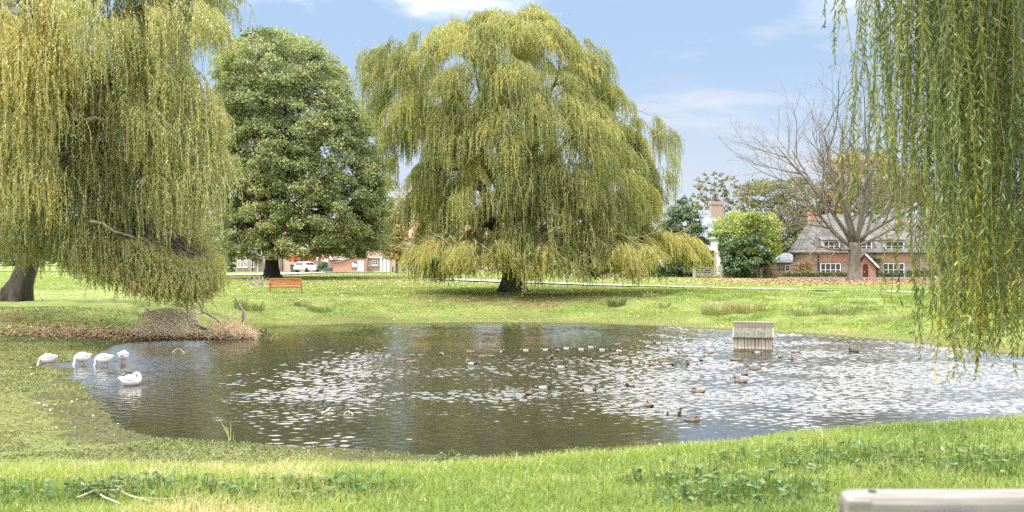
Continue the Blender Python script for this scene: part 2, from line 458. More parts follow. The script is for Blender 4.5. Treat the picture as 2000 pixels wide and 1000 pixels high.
def at(t, nme): return NN(t, 'ShaderNodeAttribute', attribute_name=nme).outputs['Fac']
c = mixc(t, at(t, 'dry'), grass, (.25,.235,.10,1)); 
c2 = NN(t, 'ShaderNodeMath', operation='MULTIPLY', i_1=.5); t.links.new(at(t, 'dry'), c2.inputs[0])
c = mixc(t, c2.outputs[0], grass, (.26,.235,.10,1))
c = mixc(t, at(t, 'mud'), c, mudc)
c = mixc(t, at(t, 'litter'), c, litc)
wc = NN(t, 'ShaderNodeMath', operation='MULTIPLY', i_1=.6); t.links.new(at(t, 'wet'), wc.inputs[0])
c = mixc(t, wc.outputs[0], c, (.045,.038,.024,1))
vr = NN(t, 'ShaderNodeMapRange', i_1=.3, i_2=.7, i_3=.62, i_4=1.3); t.links.new(n3.outputs[0], vr.inputs[0])
c = mixc(t, 1.0, c, vr.outputs[0], 'MULTIPLY')
t.links.new(c, p.inputs[0])
b = NN(t, 'ShaderNodeBump', i_Strength=.7, i_Distance=.06); t.links.new(n3.outputs[0], b.inputs['Height']); t.links.new(b.outputs[0], p.inputs['Normal'])
t.links.new(p.outputs[0], o.inputs[0])
tag(link('ground', me, m, smooth=True), kind='structure', label='grassy village green sloping to the pond')

# ---------------------------------------------------------------- water
WAVE = 1.0
m, t, o = mat('pond_water')
p = NN(t, 'ShaderNodeBsdfPrincipled', i_Roughness=.045); p.inputs['IOR'].default_value = 1.55
p.inputs['Base Color'].default_value = (.03, .028, .018, 1); p.inputs['Specular IOR Level'].default_value = .8
g = NN(t, 'ShaderNodeNewGeometry')
mp = NN(t, 'ShaderNodeMapping'); mp.inputs['Scale'].default_value = (.62, 1.0, 1); mp.inputs['Rotation'].default_value = (0, 0, R(8))
t.links.new(g.outputs['Position'], mp.inputs[0])
a1 = NN(t, 'ShaderNodeTexNoise', i_Scale=9.0, i_Detail=2.0, i_Roughness=.55, i_Distortion=.4)
a2 = NN(t, 'ShaderNodeTexNoise', i_Scale=1.1, i_Detail=2.0)
for q in (a1, a2): t.links.new(mp.outputs[0], q.inputs['Vector'])
a3 = NN(t, 'ShaderNodeTexNoise', i_Scale=.11, i_Detail=2.0); t.links.new(g.outputs['Position'], a3.inputs['Vector'])
sxy = NN(t, 'ShaderNodeSeparateXYZ'); t.links.new(g.outputs['Position'], sxy.inputs[0])
# calmer water in the sheltered left and near corner, breeze elsewhere
mr = NN(t, 'ShaderNodeMapRange', i_1=-9.0, i_2=-2.0, i_3=.30, i_4=1.0); mr.interpolation_type = 'SMOOTHSTEP'; t.links.new(sxy.outputs[0], mr.inputs[0])
my = NN(t, 'ShaderNodeMapRange', i_1=20.5, i_2=26.5, i_3=.28, i_4=1.0); my.interpolation_type = 'SMOOTHSTEP'; t.links.new(sxy.outputs[1], my.inputs[0])
mm = NN(t, 'ShaderNodeMapRange', i_1=.38, i_2=.62, i_3=.55, i_4=1.4); t.links.new(a3.outputs[0], mm.inputs[0])
yf = NN(t, 'ShaderNodeMapRange', i_1=33.0, i_2=41.0, i_3=1.0, i_4=.45); yf.interpolation_type = 'SMOOTHSTEP'; t.links.new(sxy.outputs[1], yf.inputs[0])
xr_ = NN(t, 'ShaderNodeMapRange', i_1=3.5, i_2=7.0, i_3=0.0, i_4=1.0); xr_.interpolation_type = 'SMOOTHSTEP'; t.links.new(sxy.outputs[0], xr_.inputs[0])
yv = NN(t, 'ShaderNodeMath', operation='MAXIMUM'); t.links.new(yf.outputs[0], yv.inputs[0]); t.links.new(xr_.outputs[0], yv.inputs[1])
q0 = NN(t, 'ShaderNodeMath', operation='MULTIPLY'); t.links.new(my.outputs[0], q0.inputs[0]); t.links.new(yv.outputs[0], q0.inputs[1])
q1 = NN(t, 'ShaderNodeMath', operation='MULTIPLY'); t.links.new(mr.outputs[0], q1.inputs[0]); t.links.new(q0.outputs[0], q1.inputs[1])
q2 = NN(t, 'ShaderNodeMath', operation='MULTIPLY'); t.links.new(q1.outputs[0], q2.inputs[0]); t.links.new(mm.outputs[0], q2.inputs[1])
s1 = NN(t, 'ShaderNodeMath', operation='MULTIPLY_ADD', i_1=.5); t.links.new(a2.outputs[0], s1.inputs[0]); t.links.new(a1.outputs[0], s1.inputs[2])
b = NN(t, 'ShaderNodeBump', i_Distance=.012)
t.links.new(q2.outputs[0], b.inputs['Strength']); t.links.new(s1.outputs[0], b.inputs['Height']); t.links.new(b.outputs[0], p.inputs['Normal'])
t.links.new(p.outputs[0], o.inputs[0])
# real ripples: a fine sheet moved up and down by many small crossing waves
xs_ = np.arange(-18.5, 21.5, .058); ys_ = np.concatenate([np.arange(17.0, 30, .04), np.arange(30, 57.5, .05)])
WX, WY = np.meshgrid(xs_, ys_)
rw = np.random.default_rng(11)
wx_ = WX+.5*(fbm(WX*.5, WY*.5, 2)-.4); wy_ = WY+.5*(fbm(WX*.5+31, WY*.5, 2)-.4)
WZ = np.zeros_like(WX); g1 = fbm(WX*.35+3, WY*.45, 3)
for i_ in range(48):
    lam = .13*(.50/.13)**rw.random(); a_ = -1.25+rw.normal(0, .55); kk = 2*np.pi/lam
    amp = .15/kk/math.sqrt(24)
    ph_ = kk*(wx_*math.cos(a_)+wy_*math.sin(a_))+rw.uniform(0, 6.28)
    WZ += amp*(np.sin(ph_)+.25*np.sin(2*ph_))*(.45+1.1*vn(WX*.6+i_*7, WY*.6+i_*3))
SS = lambda v, a, b_: sstep((v-a)/(b_-a))
calm = (.30+.70*SS(WX, -10, -3.5))*(.36+.64*SS(WY, 20.5, 25.5))*np.maximum(1-.45*SS(WY, 36, 43), SS(WX, 3.0, 6.5))
calm *= .65+.8*sstep((g1-.3)/.3)
WZ = WZ*calm*WAVE
me = mesh_np('water', np.stack([WX, WY, WZ], -1).reshape(-1, 3), (lambda q, w_: np.stack([q, q+1, q+1+w_, q+w_], 1))((np.arange(len(ys_)-1)[:, None]*len(xs_)+np.arange(len(xs_)-1)[None, :]).ravel(), len(xs_)))
tag(link('water', me, m, smooth=True), kind='structure', label='rippled pond water')

# ---------------------------------------------------------------- road and paths
def ribbon(name, pix, widths, label):
    P = np.array([ground(a, b_)[:2] for a, b_ in pix]); k = 60
    s = np.linspace(0, len(P)-1, k); X = np.interp(s, range(len(P)), P[:, 0]); Y = np.interp(s, range(len(P)), P[:, 1]); Wd = np.interp(s, range(len(P)), widths)
    T = np.gradient(np.stack([X, Y], 1), axis=0); T /= np.linalg.norm(T, axis=1)[:, None]
    vs = []; m_ = 5
    for j in range(m_+1):
        f = (j/m_-.5); vx = X - T[:, 1]*Wd*f; vy = Y + T[:, 0]*Wd*f
        vs.append(np.stack([vx, vy, height(vx, vy)+.10], 1))
    V = np.stack(vs, 1).reshape(-1, 3)
    i = (np.arange(k-1)[:, None]*(m_+1)+np.arange(m_)[None, :]).ravel()
    F = np.stack([i, i+1, i+m_+2, i+m_+1], 1)
    tag(link(name, mesh_np(name, V, F), M['tarmac'], smooth=True), kind='structure', label=label)
ribbon('path', [(852,546),(940,549),(1040,553),(1150,557),(1300,561),(1500,566),(1800,573),(2150,580)], [3, 6, 4.5, 3.0, 1.7, 1.2, 1.1, 1.1], 'pale path crossing the green')
ribbon('road', [(300,541),(400,539),(470,537.5),(520,536),(560,534.5),(620,533),(760,531.8)], [9]*4+[6,4,4], 'pale road in front of the cottages')

# ---------------------------------------------------------------- grass and weeds
def blades(name, x, y, h, w, tint_, mt, lean=.5, kind='stuff', label=None, z=None):
    n = len(x)
    z = height(x, y)-.01 if z is None else z
    th = RNG.uniform(0, 2*np.pi, n); la = RNG.uniform(0, 2*np.pi, n); lm = np.abs(RNG.normal(0, lean, n))
    sx_, sy_ = np.cos(th)*w*.5, np.sin(th)*w*.5
    lx, ly = np.cos(la)*lm*h, np.sin(la)*lm*h
    B = np.stack([x, y, z], 1)
    S = np.stack([sx_, sy_, 0*sx_], 1)
    Mi = B + np.stack([lx*.3, ly*.3, h*.55], 1)
    Tp = B + np.stack([lx, ly, h*(1-.25*np.minimum(lm, 1.5))], 1)
    V = np.stack([B-S, B+S, Mi+S*.8, Mi-S*.8, Tp+S*.12, Tp-S*.12], 1).reshape(-1, 3)
    i = np.arange(n)*6
    F = np.stack([np.stack([i, i+1, i+2, i+3], 1), np.stack([i+3, i+2, i+4, i+5], 1)], 1).reshape(-1, 4)
    me = mesh_np(name, V, F, attrs={'tint': np.repeat(tint_, 6)})
    return tag(link(name, me, mt), kind=kind, label=label)
M['grass'] = ramp_mat('grass_blade', [(0,(.09,.145,.035)),(.35,(.21,.29,.062)),(.6,(.32,.38,.095)),(.8,(.44,.42,.18)),(1,(.58,.49,.31))], transl=.4, gloss=.05)
def field(n, ymin, ymax, power, umax, umin=None):
    """random ground points, thinning out with distance"""
    r = RNG.random(n)
    if power == 1: Y = ymin*(ymax/ymin)**r
    else:
        k = 1-power; Y = (ymin**k + r*(ymax**k-ymin**k))**(1/k)
    U = RNG.uniform(-umax if umin is None else umin, umax, n)
    return U*Y, Y
# foreground lawn
x, y = field(330000, 3.0, 15.5, 1.0, .62)
k = y < lip_y(x)+2.6+RNG.normal(0, .7, len(x))
x, y = x[k], y[k]
cl = fbm(x*1.3, y*1.3, 4); cl2 = fbm(x*.5+30, y*.9+3, 3)
dryp = sstep((fbm(x*.8+50, y*1.6, 4)-.50)/.1)*(.55+.45*sstep((1.5-x)/3))
h = (.045+.075*cl+.05*sstep((cl2-.4)/.2))*RNG.uniform(.6, 1.4, len(x))
ti = np.clip(.0+.95*cl2+RNG.normal(0, .13, len(x))+.45*dryp*(RNG.random(len(x)) < .7), 0, 1)
blades('lawn', x, y, h*.88, RNG.uniform(.005, .0095, len(x))*(.6+y/14), ti, M['grass'], .55, label='lush lawn grass in the foreground')
# low weeds and rough grass on the muddy margin
x, y = field(520000, 11, 50, .6, .66, -.62)
d = shore_d(x, y)
k = (d > -.3+.5*RNG.random(len(x))-1.3*sstep((fbm(x*.7+20, y*.7, 3)-.45)/.2)*RNG.random(len(x))**2*(y < 32)) & (y > lip_y(x)+1.5) & ((x < 5) | (y < 20)) & (y < 50)
k &= RNG.random(len(x)) < np.clip(.25+1.3*fbm(x*.8, y*.8, 3), 0, 1)
k &= ~((fbm(x*.5+3, y*.5, 4) > .455) & (y < 34) & (d < 3.2) & (RNG.random(len(x)) < .85))
k &= RNG.random(len(x)) > .85*np.clip(1-np.sqrt(((x+16)/6)**2+((y-46)/4.5)**2), 0, 1)**.5
x, y = x[k], y[k]
M['weed'] = ramp_mat('margin_weed', [(0,(.05,.075,.02)),(.4,(.12,.15,.035)),(.7,(.20,.23,.06)),(.88,(.25,.20,.085)),(1,(.36,.26,.13))], transl=.3)
blades('margin_weeds', x, y, RNG.uniform(.02, .07, len(x)), RNG.uniform(.015, .035, len(x))*(.5+y/35), np.clip(fbm(x*1.5, y*1.5, 3)*1.1+RNG.normal(0, .22, len(x)), 0, 1), M['weed'], 1.3, label='low weeds and trampled grass on the muddy margin')
# far bank tufts
x, y = field(420000, 44, 76, 1.2, .56)
d = shore_d(x, y)
k = (d > .3) & (x > -13-RNG.random(len(x))*8)
k &= RNG.random(len(x)) < np.clip((d-.3)/4, .25, 1)
x, y, d = x[k], y[k], d[k]
cl = fbm(x*.9+5, y*.9, 4); rb = sstep((x-6)/6)
h = (.035+.10*sstep((cl-.42)/.15)*(.4+.8*rb))*RNG.uniform(.6, 1.5, len(x))
ti = np.clip(.08+.75*fbm(x*.4+60, y*.4, 3)+.28*(1-sstep((d-1)/4))+RNG.normal(0, .13, len(x)), 0, 1)
blades('bank_grass', x, y, h, RNG.uniform(.02, .05, len(x)), ti, M['grass'], .8, label='rough tufty grass on the far bank')
x, y = field(260000, 72, 135, 1.6, .58)
lit = np.clip(np.maximum(1-np.sqrt(((x-36)/15)**2+((y-98)/9)**2), 0)*2, 0, 1)
k = RNG.random(len(x)) > lit
x, y = x[k], y[k]
blades('green_grass', x, y, RNG.uniform(.02, .06, len(x)), RNG.uniform(.05, .11, len(x)), np.clip(.25+.5*fbm(x*.2+60, y*.2, 3)+RNG.normal(0, .1, len(x)), 0, .85), M['grass'], 1.0, label='mown grass of the green beyond the pond')

def flat_leaves(name, x, y, s, ti, mt, label, dz=.035, cup=.5, z=None):
    n = len(x); z = (height(x, y) if z is None else z)+dz*RNG.random(n)+.01
    th = RNG.uniform(0, 2*np.pi, n); A = np.stack([np.cos(th), np.sin(th), RNG.uniform(-cup, cup, n)], 1)*s[:, None]
    Bv = np.stack([-np.sin(th), np.cos(th), RNG.uniform(-cup, cup, n)], 1)*s[:, None]*.55
    C = np.stack([x, y, z+cup*s*.5], 1)
    V = np.stack([C-A, C+Bv-A*.1, C+A, C-Bv-A*.1], 1).reshape(-1, 3)
    F = np.arange(4*n).reshape(-1, 4)
    return tag(link(name, mesh_np(name, V, F, attrs={'tint': np.repeat(ti, 4)}), mt), kind='stuff', label=label)
M['fallen'] = ramp_mat('fallen_leaf', [(0,(.16,.08,.04)),(.5,(.38,.22,.12)),(.8,(.50,.36,.18)),(1,(.60,.55,.25))], transl=.1, tcol=1)
n = 26000
x = RNG.normal(36, 8.5, n); y = RNG.normal(98, 5.2, n)
k = (y < 110.0) & (np.abs(x) < .6*y); x, y = x[k], y[k]
flat_leaves('fallen_leaves', x, y, RNG.uniform(.06, .13, len(x)), RNG.random(len(x))*.85, M['fallen'], 'carpet of brown fallen leaves under the bare tree')
n = 30000
x, y = field(n, 56, 128, 1.3, .5)
w_ = np.maximum.reduce([np.exp(-((x+12)/18)**2-((y-88)/16)**2), .9*np.exp(-((x-1)/10)**2-((y-66)/6)**2), .5*np.exp(-((x-16)/18)**2-((y-108)/16)**2), .12+0*x])
k = (RNG.random(n) < w_) & (shore_d(x, y) > .3); x, y = x[k], y[k]
flat_leaves('scattered_leaves', x, y, RNG.uniform(.05, .10, len(x)), .35+.65*RNG.random(len(x)), M['fallen'], 'yellow leaves scattered over the green')
n = 2600
x = RNG.normal(-16.5, 3.0, n); y = RNG.normal(45.3, 1.2, n)
k = (shore_d(x, y) > 0) & (x > -26); x, y = x[k], y[k]
flat_leaves('bank_litter', x, y, RNG.uniform(.03, .10, len(x)), .6*RNG.random(len(x)), M['fallen'], 'reddish brown litter and twigs on the left bank', cup=.9)
x, y = field(260, 4, 10, 1, .55)
k = y < lip_y(x)+1; x, y = x[k], y[k]
flat_leaves('lawn_leaves', x, y, RNG.uniform(.010, .022, len(x)), .1+.7*RNG.random(len(x)), M['fallen'], 'small fallen leaves and chaff in the foreground grass', dz=.12, cup=.9)
# feathers on the mud
M['feather'] = simple('feather_white', (.8,.8,.8), .8, var=.05)
pts = [(50,731),(62,733),(52,757),(75,790),(86,793),(92,794),(108,792),(116,793),(150,781),(140,786),(134,800),(146,806),(120,816),(182,812),(198,812),(199,822),(201,826),(110,835),(238,865),(285,869),(60,717),(156,795),(122,806),(98,802),(178,834),(250,867),(160,812),(230,828)]
G = np.array([ground(a, b_+2) for a, b_ in pts])
flat_leaves('feathers', G[:, 0], G[:, 1], RNG.uniform(.022, .045, len(G)), RNG.random(len(G)), M['feather'], 'white feathers strewn on the muddy grass', cup=.7, dz=.05)

def rosette(name, px, py, r, n, label, s=.05, hh=.14, ymin=3.5, mt=None):
    """a patch of broad-leaved weeds: short stems carrying toothed leaves"""
    gx, gy, g0 = ground(px, py, ymin)
    a = RNG.uniform(0, 2*np.pi, n); rr = r*np.sqrt(RNG.random(n))
    x = gx+np.cos(a)*rr*1.8; y = gy+np.sin(a)*rr*.8
    z0 = height(x, y); z = z0+hh*RNG.uniform(.3, 1, n)*(1-.6*(rr/r)**2)
    th = RNG.uniform(0, 2*np.pi, n); ss = s*RNG.uniform(.6, 1.4, n)
    t1 = RNG.uniform(-.45, .5, n)
    A = np.stack([np.cos(th), np.sin(th), t1], 1)*ss[:, None]
    B = np.stack([-np.sin(th), np.cos(th), RNG.uniform(-.3, .3, n)], 1)*ss[:, None]*.55
    C = np.stack([x, y, z], 1)
    V = np.stack([C-A*.7, C-A*.25+B, C+A*.45+B*.6, C+A, C+A*.45-B*.6, C-A*.25-B], 1).reshape(-1, 3)
    i = np.arange(n)*6
    F = np.stack([np.stack([i, i+1, i+2, i+3], 1), np.stack([i, i+3, i+4, i+5], 1)], 1).reshape(-1, 4)
    # stems
    S = np.stack([np.full(n, .002), np.zeros(n), np.zeros(n)], 1); G0 = np.stack([x-np.cos(a)*.02, y, z0-.01], 1)
    V2 = np.stack([G0-S, G0+S, C+S-A*.7, C-S-A*.7], 1).reshape(-1, 3); F2 = np.arange(4*n).reshape(-1, 4)+len(V)
    ti = RNG.random(n)
    me = mesh_np(name, np.concatenate([V, V2]), np.concatenate([F, F2]), attrs={'tint': np.concatenate([np.repeat(ti, 6), np.repeat(ti*.5, 4)])})
    return tag(link(name, me, mt or M['nettle']), kind='stuff', label=label)
M['nettle'] = ramp_mat('nettle_leaf', [(0,(.04,.085,.022)),(.5,(.10,.165,.05)),(1,(.20,.27,.11))], transl=.35, gloss=.03)
for (px, py, r, n, lb) in [(330,970,.42,330,'dark nettle clump left of the foreground centre'), (60,975,.35,180,'nettles at the bottom left corner'),
        (570,975,.42,260,'broad leaved weeds in the foreground lawn'), (1440,975,.38,240,'broad leaved weeds left of the grey bench'), (1310,945,.25,120,'small weed patch on the lawn'),
        (1560,905,.55,220,'weeds along the near bank on the right'), (1780,905,.6,240,'weeds above the grey bench'), (1900,925,.5,200,'weeds behind the grey bench end'),
        (700,965,.3,110,'small weeds beside the broad leaved patch'), (1130,880,.3,90,'weeds at the lip of the near bank'), (1330,870,.35,90,'low weeds by the right lip'), (880,900,.3,80,'low weeds at the centre lip')]:
    rosette('weed_patch', px, py, r, int(n*.95), lb, s=.034, hh=.20)
# ---------------------------------------------------------------- trees
def P3(px, py, Y): return np.array([(px-1000)/2000*Y, Y, CAM_Z-(py-500)/2000*Y])
def strands(P0, OUT, L, tint, spacing, ll, lw, reach=.5, spread=.38, zfun=None, sway=.08):
    """hanging shoots: returns leaf quads and stem ribbons (V, F, tint)"""
    n = len(P0)
    m = np.maximum((L/spacing).astype(int), 3)
    idx = np.repeat(np.arange(n), m)
    first = np.cumsum(m)-m
    j = np.arange(len(idx))-np.repeat(first, m)
    s = (j+RNG.random(len(idx)))/m[idx]
    ph = RNG.uniform(0, 6.28, (n, 2)); fq = RNG.uniform(.8, 1.8, n)
    rc = RNG.uniform(.4, 1.3, n)*reach
    def pos(i, s):
        l = s*L[i]
        e = 1-np.exp(-2.6*l/np.maximum(rc[i]*1.6, .1))
        q = P0[i].copy()
        q[:, :2] += OUT[i]*(rc[i]*e)[:, None]
        q[:, 2] -= np.maximum(l-.30*rc[i]*e, 0)
        q[:, 0] += sway*np.sin(l*fq[i]+ph[i, 0])*np.minimum(l, 1)
        q[:, 1] += sway*np.sin(l*fq[i]*1.1+ph[i, 1])*np.minimum(l, 1)
        return q
    C = pos(idx, s)
    N = len(C)
    dv = RNG.normal(0, spread, (N, 3)); dv[:, 2] -= 1.0
    dv /= np.linalg.norm(dv, axis=1)[:, None]
    sv = np.cross(dv, RNG.normal(0, 1, (N, 3))); sv /= np.linalg.norm(sv, axis=1)[:, None]
    l_ = ll*RNG.uniform(.6, 1.35, N)[:, None]; w_ = lw*RNG.uniform(.7, 1.3, N)[:, None]
    V = np.stack([C, C+dv*l_*.45+sv*w_*.5, C+dv*l_, C+dv*l_*.45-sv*w_*.5], 1).reshape(-1, 3)
    ti = np.clip(tint[idx]+RNG.normal(0, .10, N), 0, 1)
    # stems
    K = 6; ii = np.repeat(np.arange(n), K); ss = np.tile(np.linspace(0, .97, K), n)
    Q = pos(ii, ss).reshape(n, K, 3)
    a = RNG.uniform(0, np.pi, n); sd_ = np.stack([np.cos(a), np.sin(a), 0*a], 1)*(lw*.22)
    SV = np.stack([Q-sd_[:, None], Q+sd_[:, None]], 2).reshape(-1, 3)     # n,K,2
    b = (np.arange(n)*K*2)[:, None]+2*np.arange(K-1)[None, :]
    b = b.ravel(); SF = np.stack([b, b+1, b+3, b+2], 1)
    return V, ti, SV, SF
def crown_meshes(root, chunks, lm, sm):
    V = np.concatenate([c[0] for c in chunks]); ti = np.concatenate([c[1] for c in chunks])
    me = mesh_np('crown', V, np.arange(len(V)).reshape(-1, 4), attrs={'tint': np.repeat(ti, 4)})
    link('crown', me, lm, root)
    vs = []; fs = []; o_ = 0
    for c in chunks: vs.append(c[2]); fs.append(c[3]+o_); o_ += len(c[2])
    link('shoots', mesh_np('shoots', np.concatenate(vs), np.concatenate(fs)), sm, root)
def clumps_to_strands(cl, ns, spacing, ll, lw, zmin):
    """cl: list of (pos, out2d, length, width, tint)"""
    P0 = []; O = []; L = []; T = []
    for (c, o_, l, wd, tn) in cl:
        k = max(4, int(ns*RNG.uniform(.7, 1.3)*wd))
        t_ = RNG.random(k)**.8
        o_ = np.array(o_)/(np.linalg.norm(o_)+1e-6); pe = np.array([-o_[1], o_[0]])
        lat = RNG.normal(0, .42*wd, k)
        x = c[0]+o_[0]*t_*1.3*wd+pe[0]*lat; y = c[1]+o_[1]*t_*1.3*wd+pe[1]*lat
        z = c[2]+wd*(.55*t_-1.25*t_**2)+RNG.normal(0, .12, k)-.35*np.abs(lat)**1.5
        P0.append(np.stack([x, y, z], 1))
        ang = np.arctan2(o_[1], o_[0])+RNG.normal(0, .8, k)
        O.append(np.stack([np.cos(ang), np.sin(ang)], 1))
        L.append(l*RNG.uniform(.35, 1.05, k)); T.append(tn+RNG.normal(0, .08, k))
    P0 = np.concatenate(P0); O = np.concatenate(O); L = np.concatenate(L); T = np.concatenate(T)
    zm = zmin(P0[:, 0], P0[:, 1])+RNG.random(len(L))*.9
    L = np.minimum(L, P0[:, 2]-zm); k = L > .25
    return strands(P0[k], O[k], L[k], T[k], spacing, ll, lw)
def limbs(root, base, crotch, tips, r0, mt, twigm, seconds, flare=1.9, th=None):
    """trunk with root flare, limbs to the given tips, thin branches to each clump"""
    base = np.array(base, float); crotch = np.array(crotch, float)
    H = np.linalg.norm(crotch-base)
    zs = np.array([-.25, .0, .12, .3, .6, 1.0]); 
    pts = [base+(crotch-base)*(z_ if z_ > 0 else 0)+np.array([0, 0, z_ if z_ < 0 else 0]) for z_ in zs]
    n = 22; V, F = tube_np(pts, [r0*flare*1.25, r0*flare, r0*1.4, r0*1.12, r0*.98, r0*1.02], n)
    V = V.reshape(len(zs), n, 3)
    a = np.arange(n)*2*np.pi/n
    for i, f in enumerate([.30, .26, .14, .06, .05, .05]):
        c = V[i].mean(0); V[i] = c+(V[i]-c)*(1+f*np.sin(a*5+1.3)+f*.6*np.sin(a*8+2.1)+RNG.normal(0, .02, n))[:, None]
    V[0, :, 2] = base[2]-.35
    V[1, :, 2] = height(V[1, :, 0], V[1, :, 1])+.0
    mb = MB(); mb.add(V.reshape(-1, 3).tolist(), F)
    mb.build('trunk', mt, root, smooth=True)
    lb = MB(); skel = []
    for tp in tips:
        k = 8; t_ = np.linspace(0, 1, k)[:, None]
        tp = np.array(tp, float)
        hz_ = crotch+(tp-crotch)*t_
        up = np.linalg.norm((tp-crotch)[:2])*.22
        hz_[:, 2] += (np.sin(t_*np.pi)*up)[:, 0]
        hz_[1:-1] += RNG.normal(0, .035*np.linalg.norm(tp-crotch), (k-2, 3))
        rr = np.linspace(r0*.52, r0*.09, k)
        lb.tube(hz_, rr, 8); skel.append((hz_, rr))
    sb = lb; A = np.concatenate([s[0][1:] for s in skel]); RR = np.concatenate([s[1][1:] for s in skel])
    for c in seconds:
        c = np.array(c[:3], float)
        d = np.linalg.norm(A-c, axis=1)+.5*np.maximum(A[:, 2]-c[2], 0)
        q = np.argmin(d); a_ = A[q]
        pts = wig(a_, c, 6, .05, sag=.06)
        sb.tube(pts, np.linspace(min(RR[q]*.7, .07), .018, 6), 5, 1)
        for e in range(2):
            tw = wig(pts[3+e], pts[3+e]+RNG.normal(0, .7, 3)+(c-a_)*.25, 4, .1, sag=.1)
            sb.tube(tw, np.linspace(.022, .010, 4), 4, 1)
    sb.build('branches', [mt, twigm], root, smooth=True)
WILLOW = [(0,(.07,.09,.018)),(.3,(.185,.22,.055)),(.55,(.31,.335,.085)),(.75,(.43,.42,.12)),(.9,(.50,.45,.13)),(1,(.54,.43,.13))]
M['willow'] = ramp_mat('willow_leaf', WILLOW, transl=.5, gloss=.04)
M['willow_left'] = ramp_mat('left_willow_leaf', [(0,(.08,.11,.035)),(.3,(.19,.23,.06)),(.55,(.31,.345,.10)),(.75,(.42,.42,.11)),(.9,(.50,.43,.10)),(1,(.56,.43,.09))], transl=.42, gloss=.08)
def zfloor(x, y): return np.maximum(height(x, y, False), 0)+.35

# ---- the big willow in the centre
TX, TY, TZ = ground(998, 571)
root = tag(empty('weeping_willow', (0,0,0)), 'broad olive green weeping willow standing alone behind the middle of the pond', 'tree', 'weeping willows')
sc_ = TY/2000
cl = []
def prof(z):      # half widths (left, right) of the crown in metres from the picture, by height
    py = 500-(z-CAM_Z)/sc_
    xl = np.interp(py, [5,25,45,75,95,120,200,260,330,420,520], [1030,985,890,815,735,735,775,795,815,825,840])
    xr = np.interp(py, [5,25,45,75,100,150,200,250,330,420,520], [1042,1065,1095,1130,1175,1195,1210,1240,1270,1270,1265])
    return (1000-xl)*sc_, (xr-1000)*sc_
ztop = CAM_Z+(500-12)*sc_
for i in range(900):
    z = 3.4+(ztop-3.8)*RNG.random()**.8
    a = RNG.uniform(0, 2*np.pi)
    l, r = prof(z)
    half = (l+r)/2; cx = (r-l)/2
    rho = 1-.75*RNG.random()**1.5*(RNG.random() < .40)
    rho *= RNG.uniform(.86, .98)*(.90+.22*float(vn(np.array([a*1.9+3]), np.array([z*.42]))[0]))
    x = TX+cx+np.cos(a)*half*rho-np.cos(a)*.7; y = TY+np.sin(a)*min(half, 8.5)*rho
    if np.sin(a) > .35 and RNG.random() < .6: continue        # fewer on the far side
    if float(vn(np.array([x*.42+11]), np.array([z*.38+5]))[0]) < (.32 if z > 13.5 else .10): continue
    L = RNG.uniform(1.6, 3.6)*np.interp(z, [3, 8, ztop-2, ztop], [.9, 1.1, .6, .35])
    cl.append((np.array([x, y, z]), (np.cos(a)+RNG.normal(0, .2), np.sin(a)+RNG.normal(0, .2)), L*.8, RNG.uniform(.65, 1.5), RNG.normal(.43, .17)+.012*(z-9)))
    if len(cl) > 480: break
main = list(cl)
# loose fronds that break the outline, and the lopsided arm at the upper left
for px, py, L in [(722,98,3.0),(745,95,2.2),(735,150,3.0),(758,120,3),(770,170,3),(800,82,1.8),(825,60,1.4),(850,72,1.4),(900,38,1.0),(940,30,1),(985,22,1),(1012,14,1.2),(1030,8,1.3),(1045,14,1.2),(1060,30,1.2),
                  (1110,80,1.5),(1165,92,1.8),(1175,120,2),(1190,165,2.),(1215,190,2),(1235,225,2),(1270,225,2.5),(1290,258,2.4),(1300,250,2.6),(1298,300,2.6),(1290,330,2.6),(1265,250,2.6),(780,240,3),(785,300,3),(760,200,3),(742,190,2),(1150,110,2),(1135,75,1.2),(870,50,1),(965,25,1),(815,90,3),(830,100,3),(845,85,3),(860,80,3),(850,120,3),(835,140,3),(815,150,3),(870,110,3),(885,70,2.5),(825,190,3),(845,180,3)]:
    p0 = P3(px, py, TY+RNG.uniform(-3, 2)); 
    cl.append((p0, (np.sign(px-1000)*.9, RNG.normal(0, .3)), L, .55, .5))
# low skirt, paler
for i in range(150):
    px = RNG.uniform(835, 1270)
    dep = RNG.uniform(-8.2, -3)
    py = RNG.uniform(468, 508)
    p0 = P3(px, py, TY+dep); cl.append((p0, (RNG.normal(0, 1), -1), RNG.uniform(.5, 1.2), RNG.uniform(.6, 1.0), .76+RNG.normal(0, .08)))
for i in range(70):
    px = RNG.uniform(1240, 1352); f = (px-1240)/112
    py = RNG.uniform(440+25*f, 470+22*f)
    cl.append((P3(px, py, TY+RNG.uniform(-4, 2)), (1, RNG.normal(0, .6)), RNG.uniform(.8, 1.7)*(1-.25*f), RNG.uniform(.6, 1.0), .75+RNG.normal(0, .08)))
for i in range(26):
    px = RNG.uniform(815, 870); cl.append((P3(px, RNG.uniform(478, 500), TY+RNG.uniform(-5, 1)), (-1, RNG.normal(0, .6)), RNG.uniform(.6, 1.0), .7, .78))
ch = clumps_to_strands(cl, 52, .050, .17, .040, zfloor)
crown_meshes(root, [ch], M['willow'], M['twig'])
tips = [(TX+dx, TY+dy, z) for dx, dy, z in [(-6.5,-1,14.5),(-5,-3,9.5),(-2.5,-2,16.5),(.6,-1,18.5),(3.2,-1.5,16),(5.5,-1,13),(6.8,-1.5,9),(2,-4.5,11.5),(-2.5,-4.5,12),(-3,3,14),(4,3,13),(0,-5.5,8),(9,-1,4.6),(-5.5,-3,4.8),(4,-6,5)]]
limbs(root, (TX, TY, TZ), (TX+.15, TY, TZ+3.0), tips, .60, M['bark_dark'], M['twig'], [c[0] for c in cl[::2]], flare=1.75)

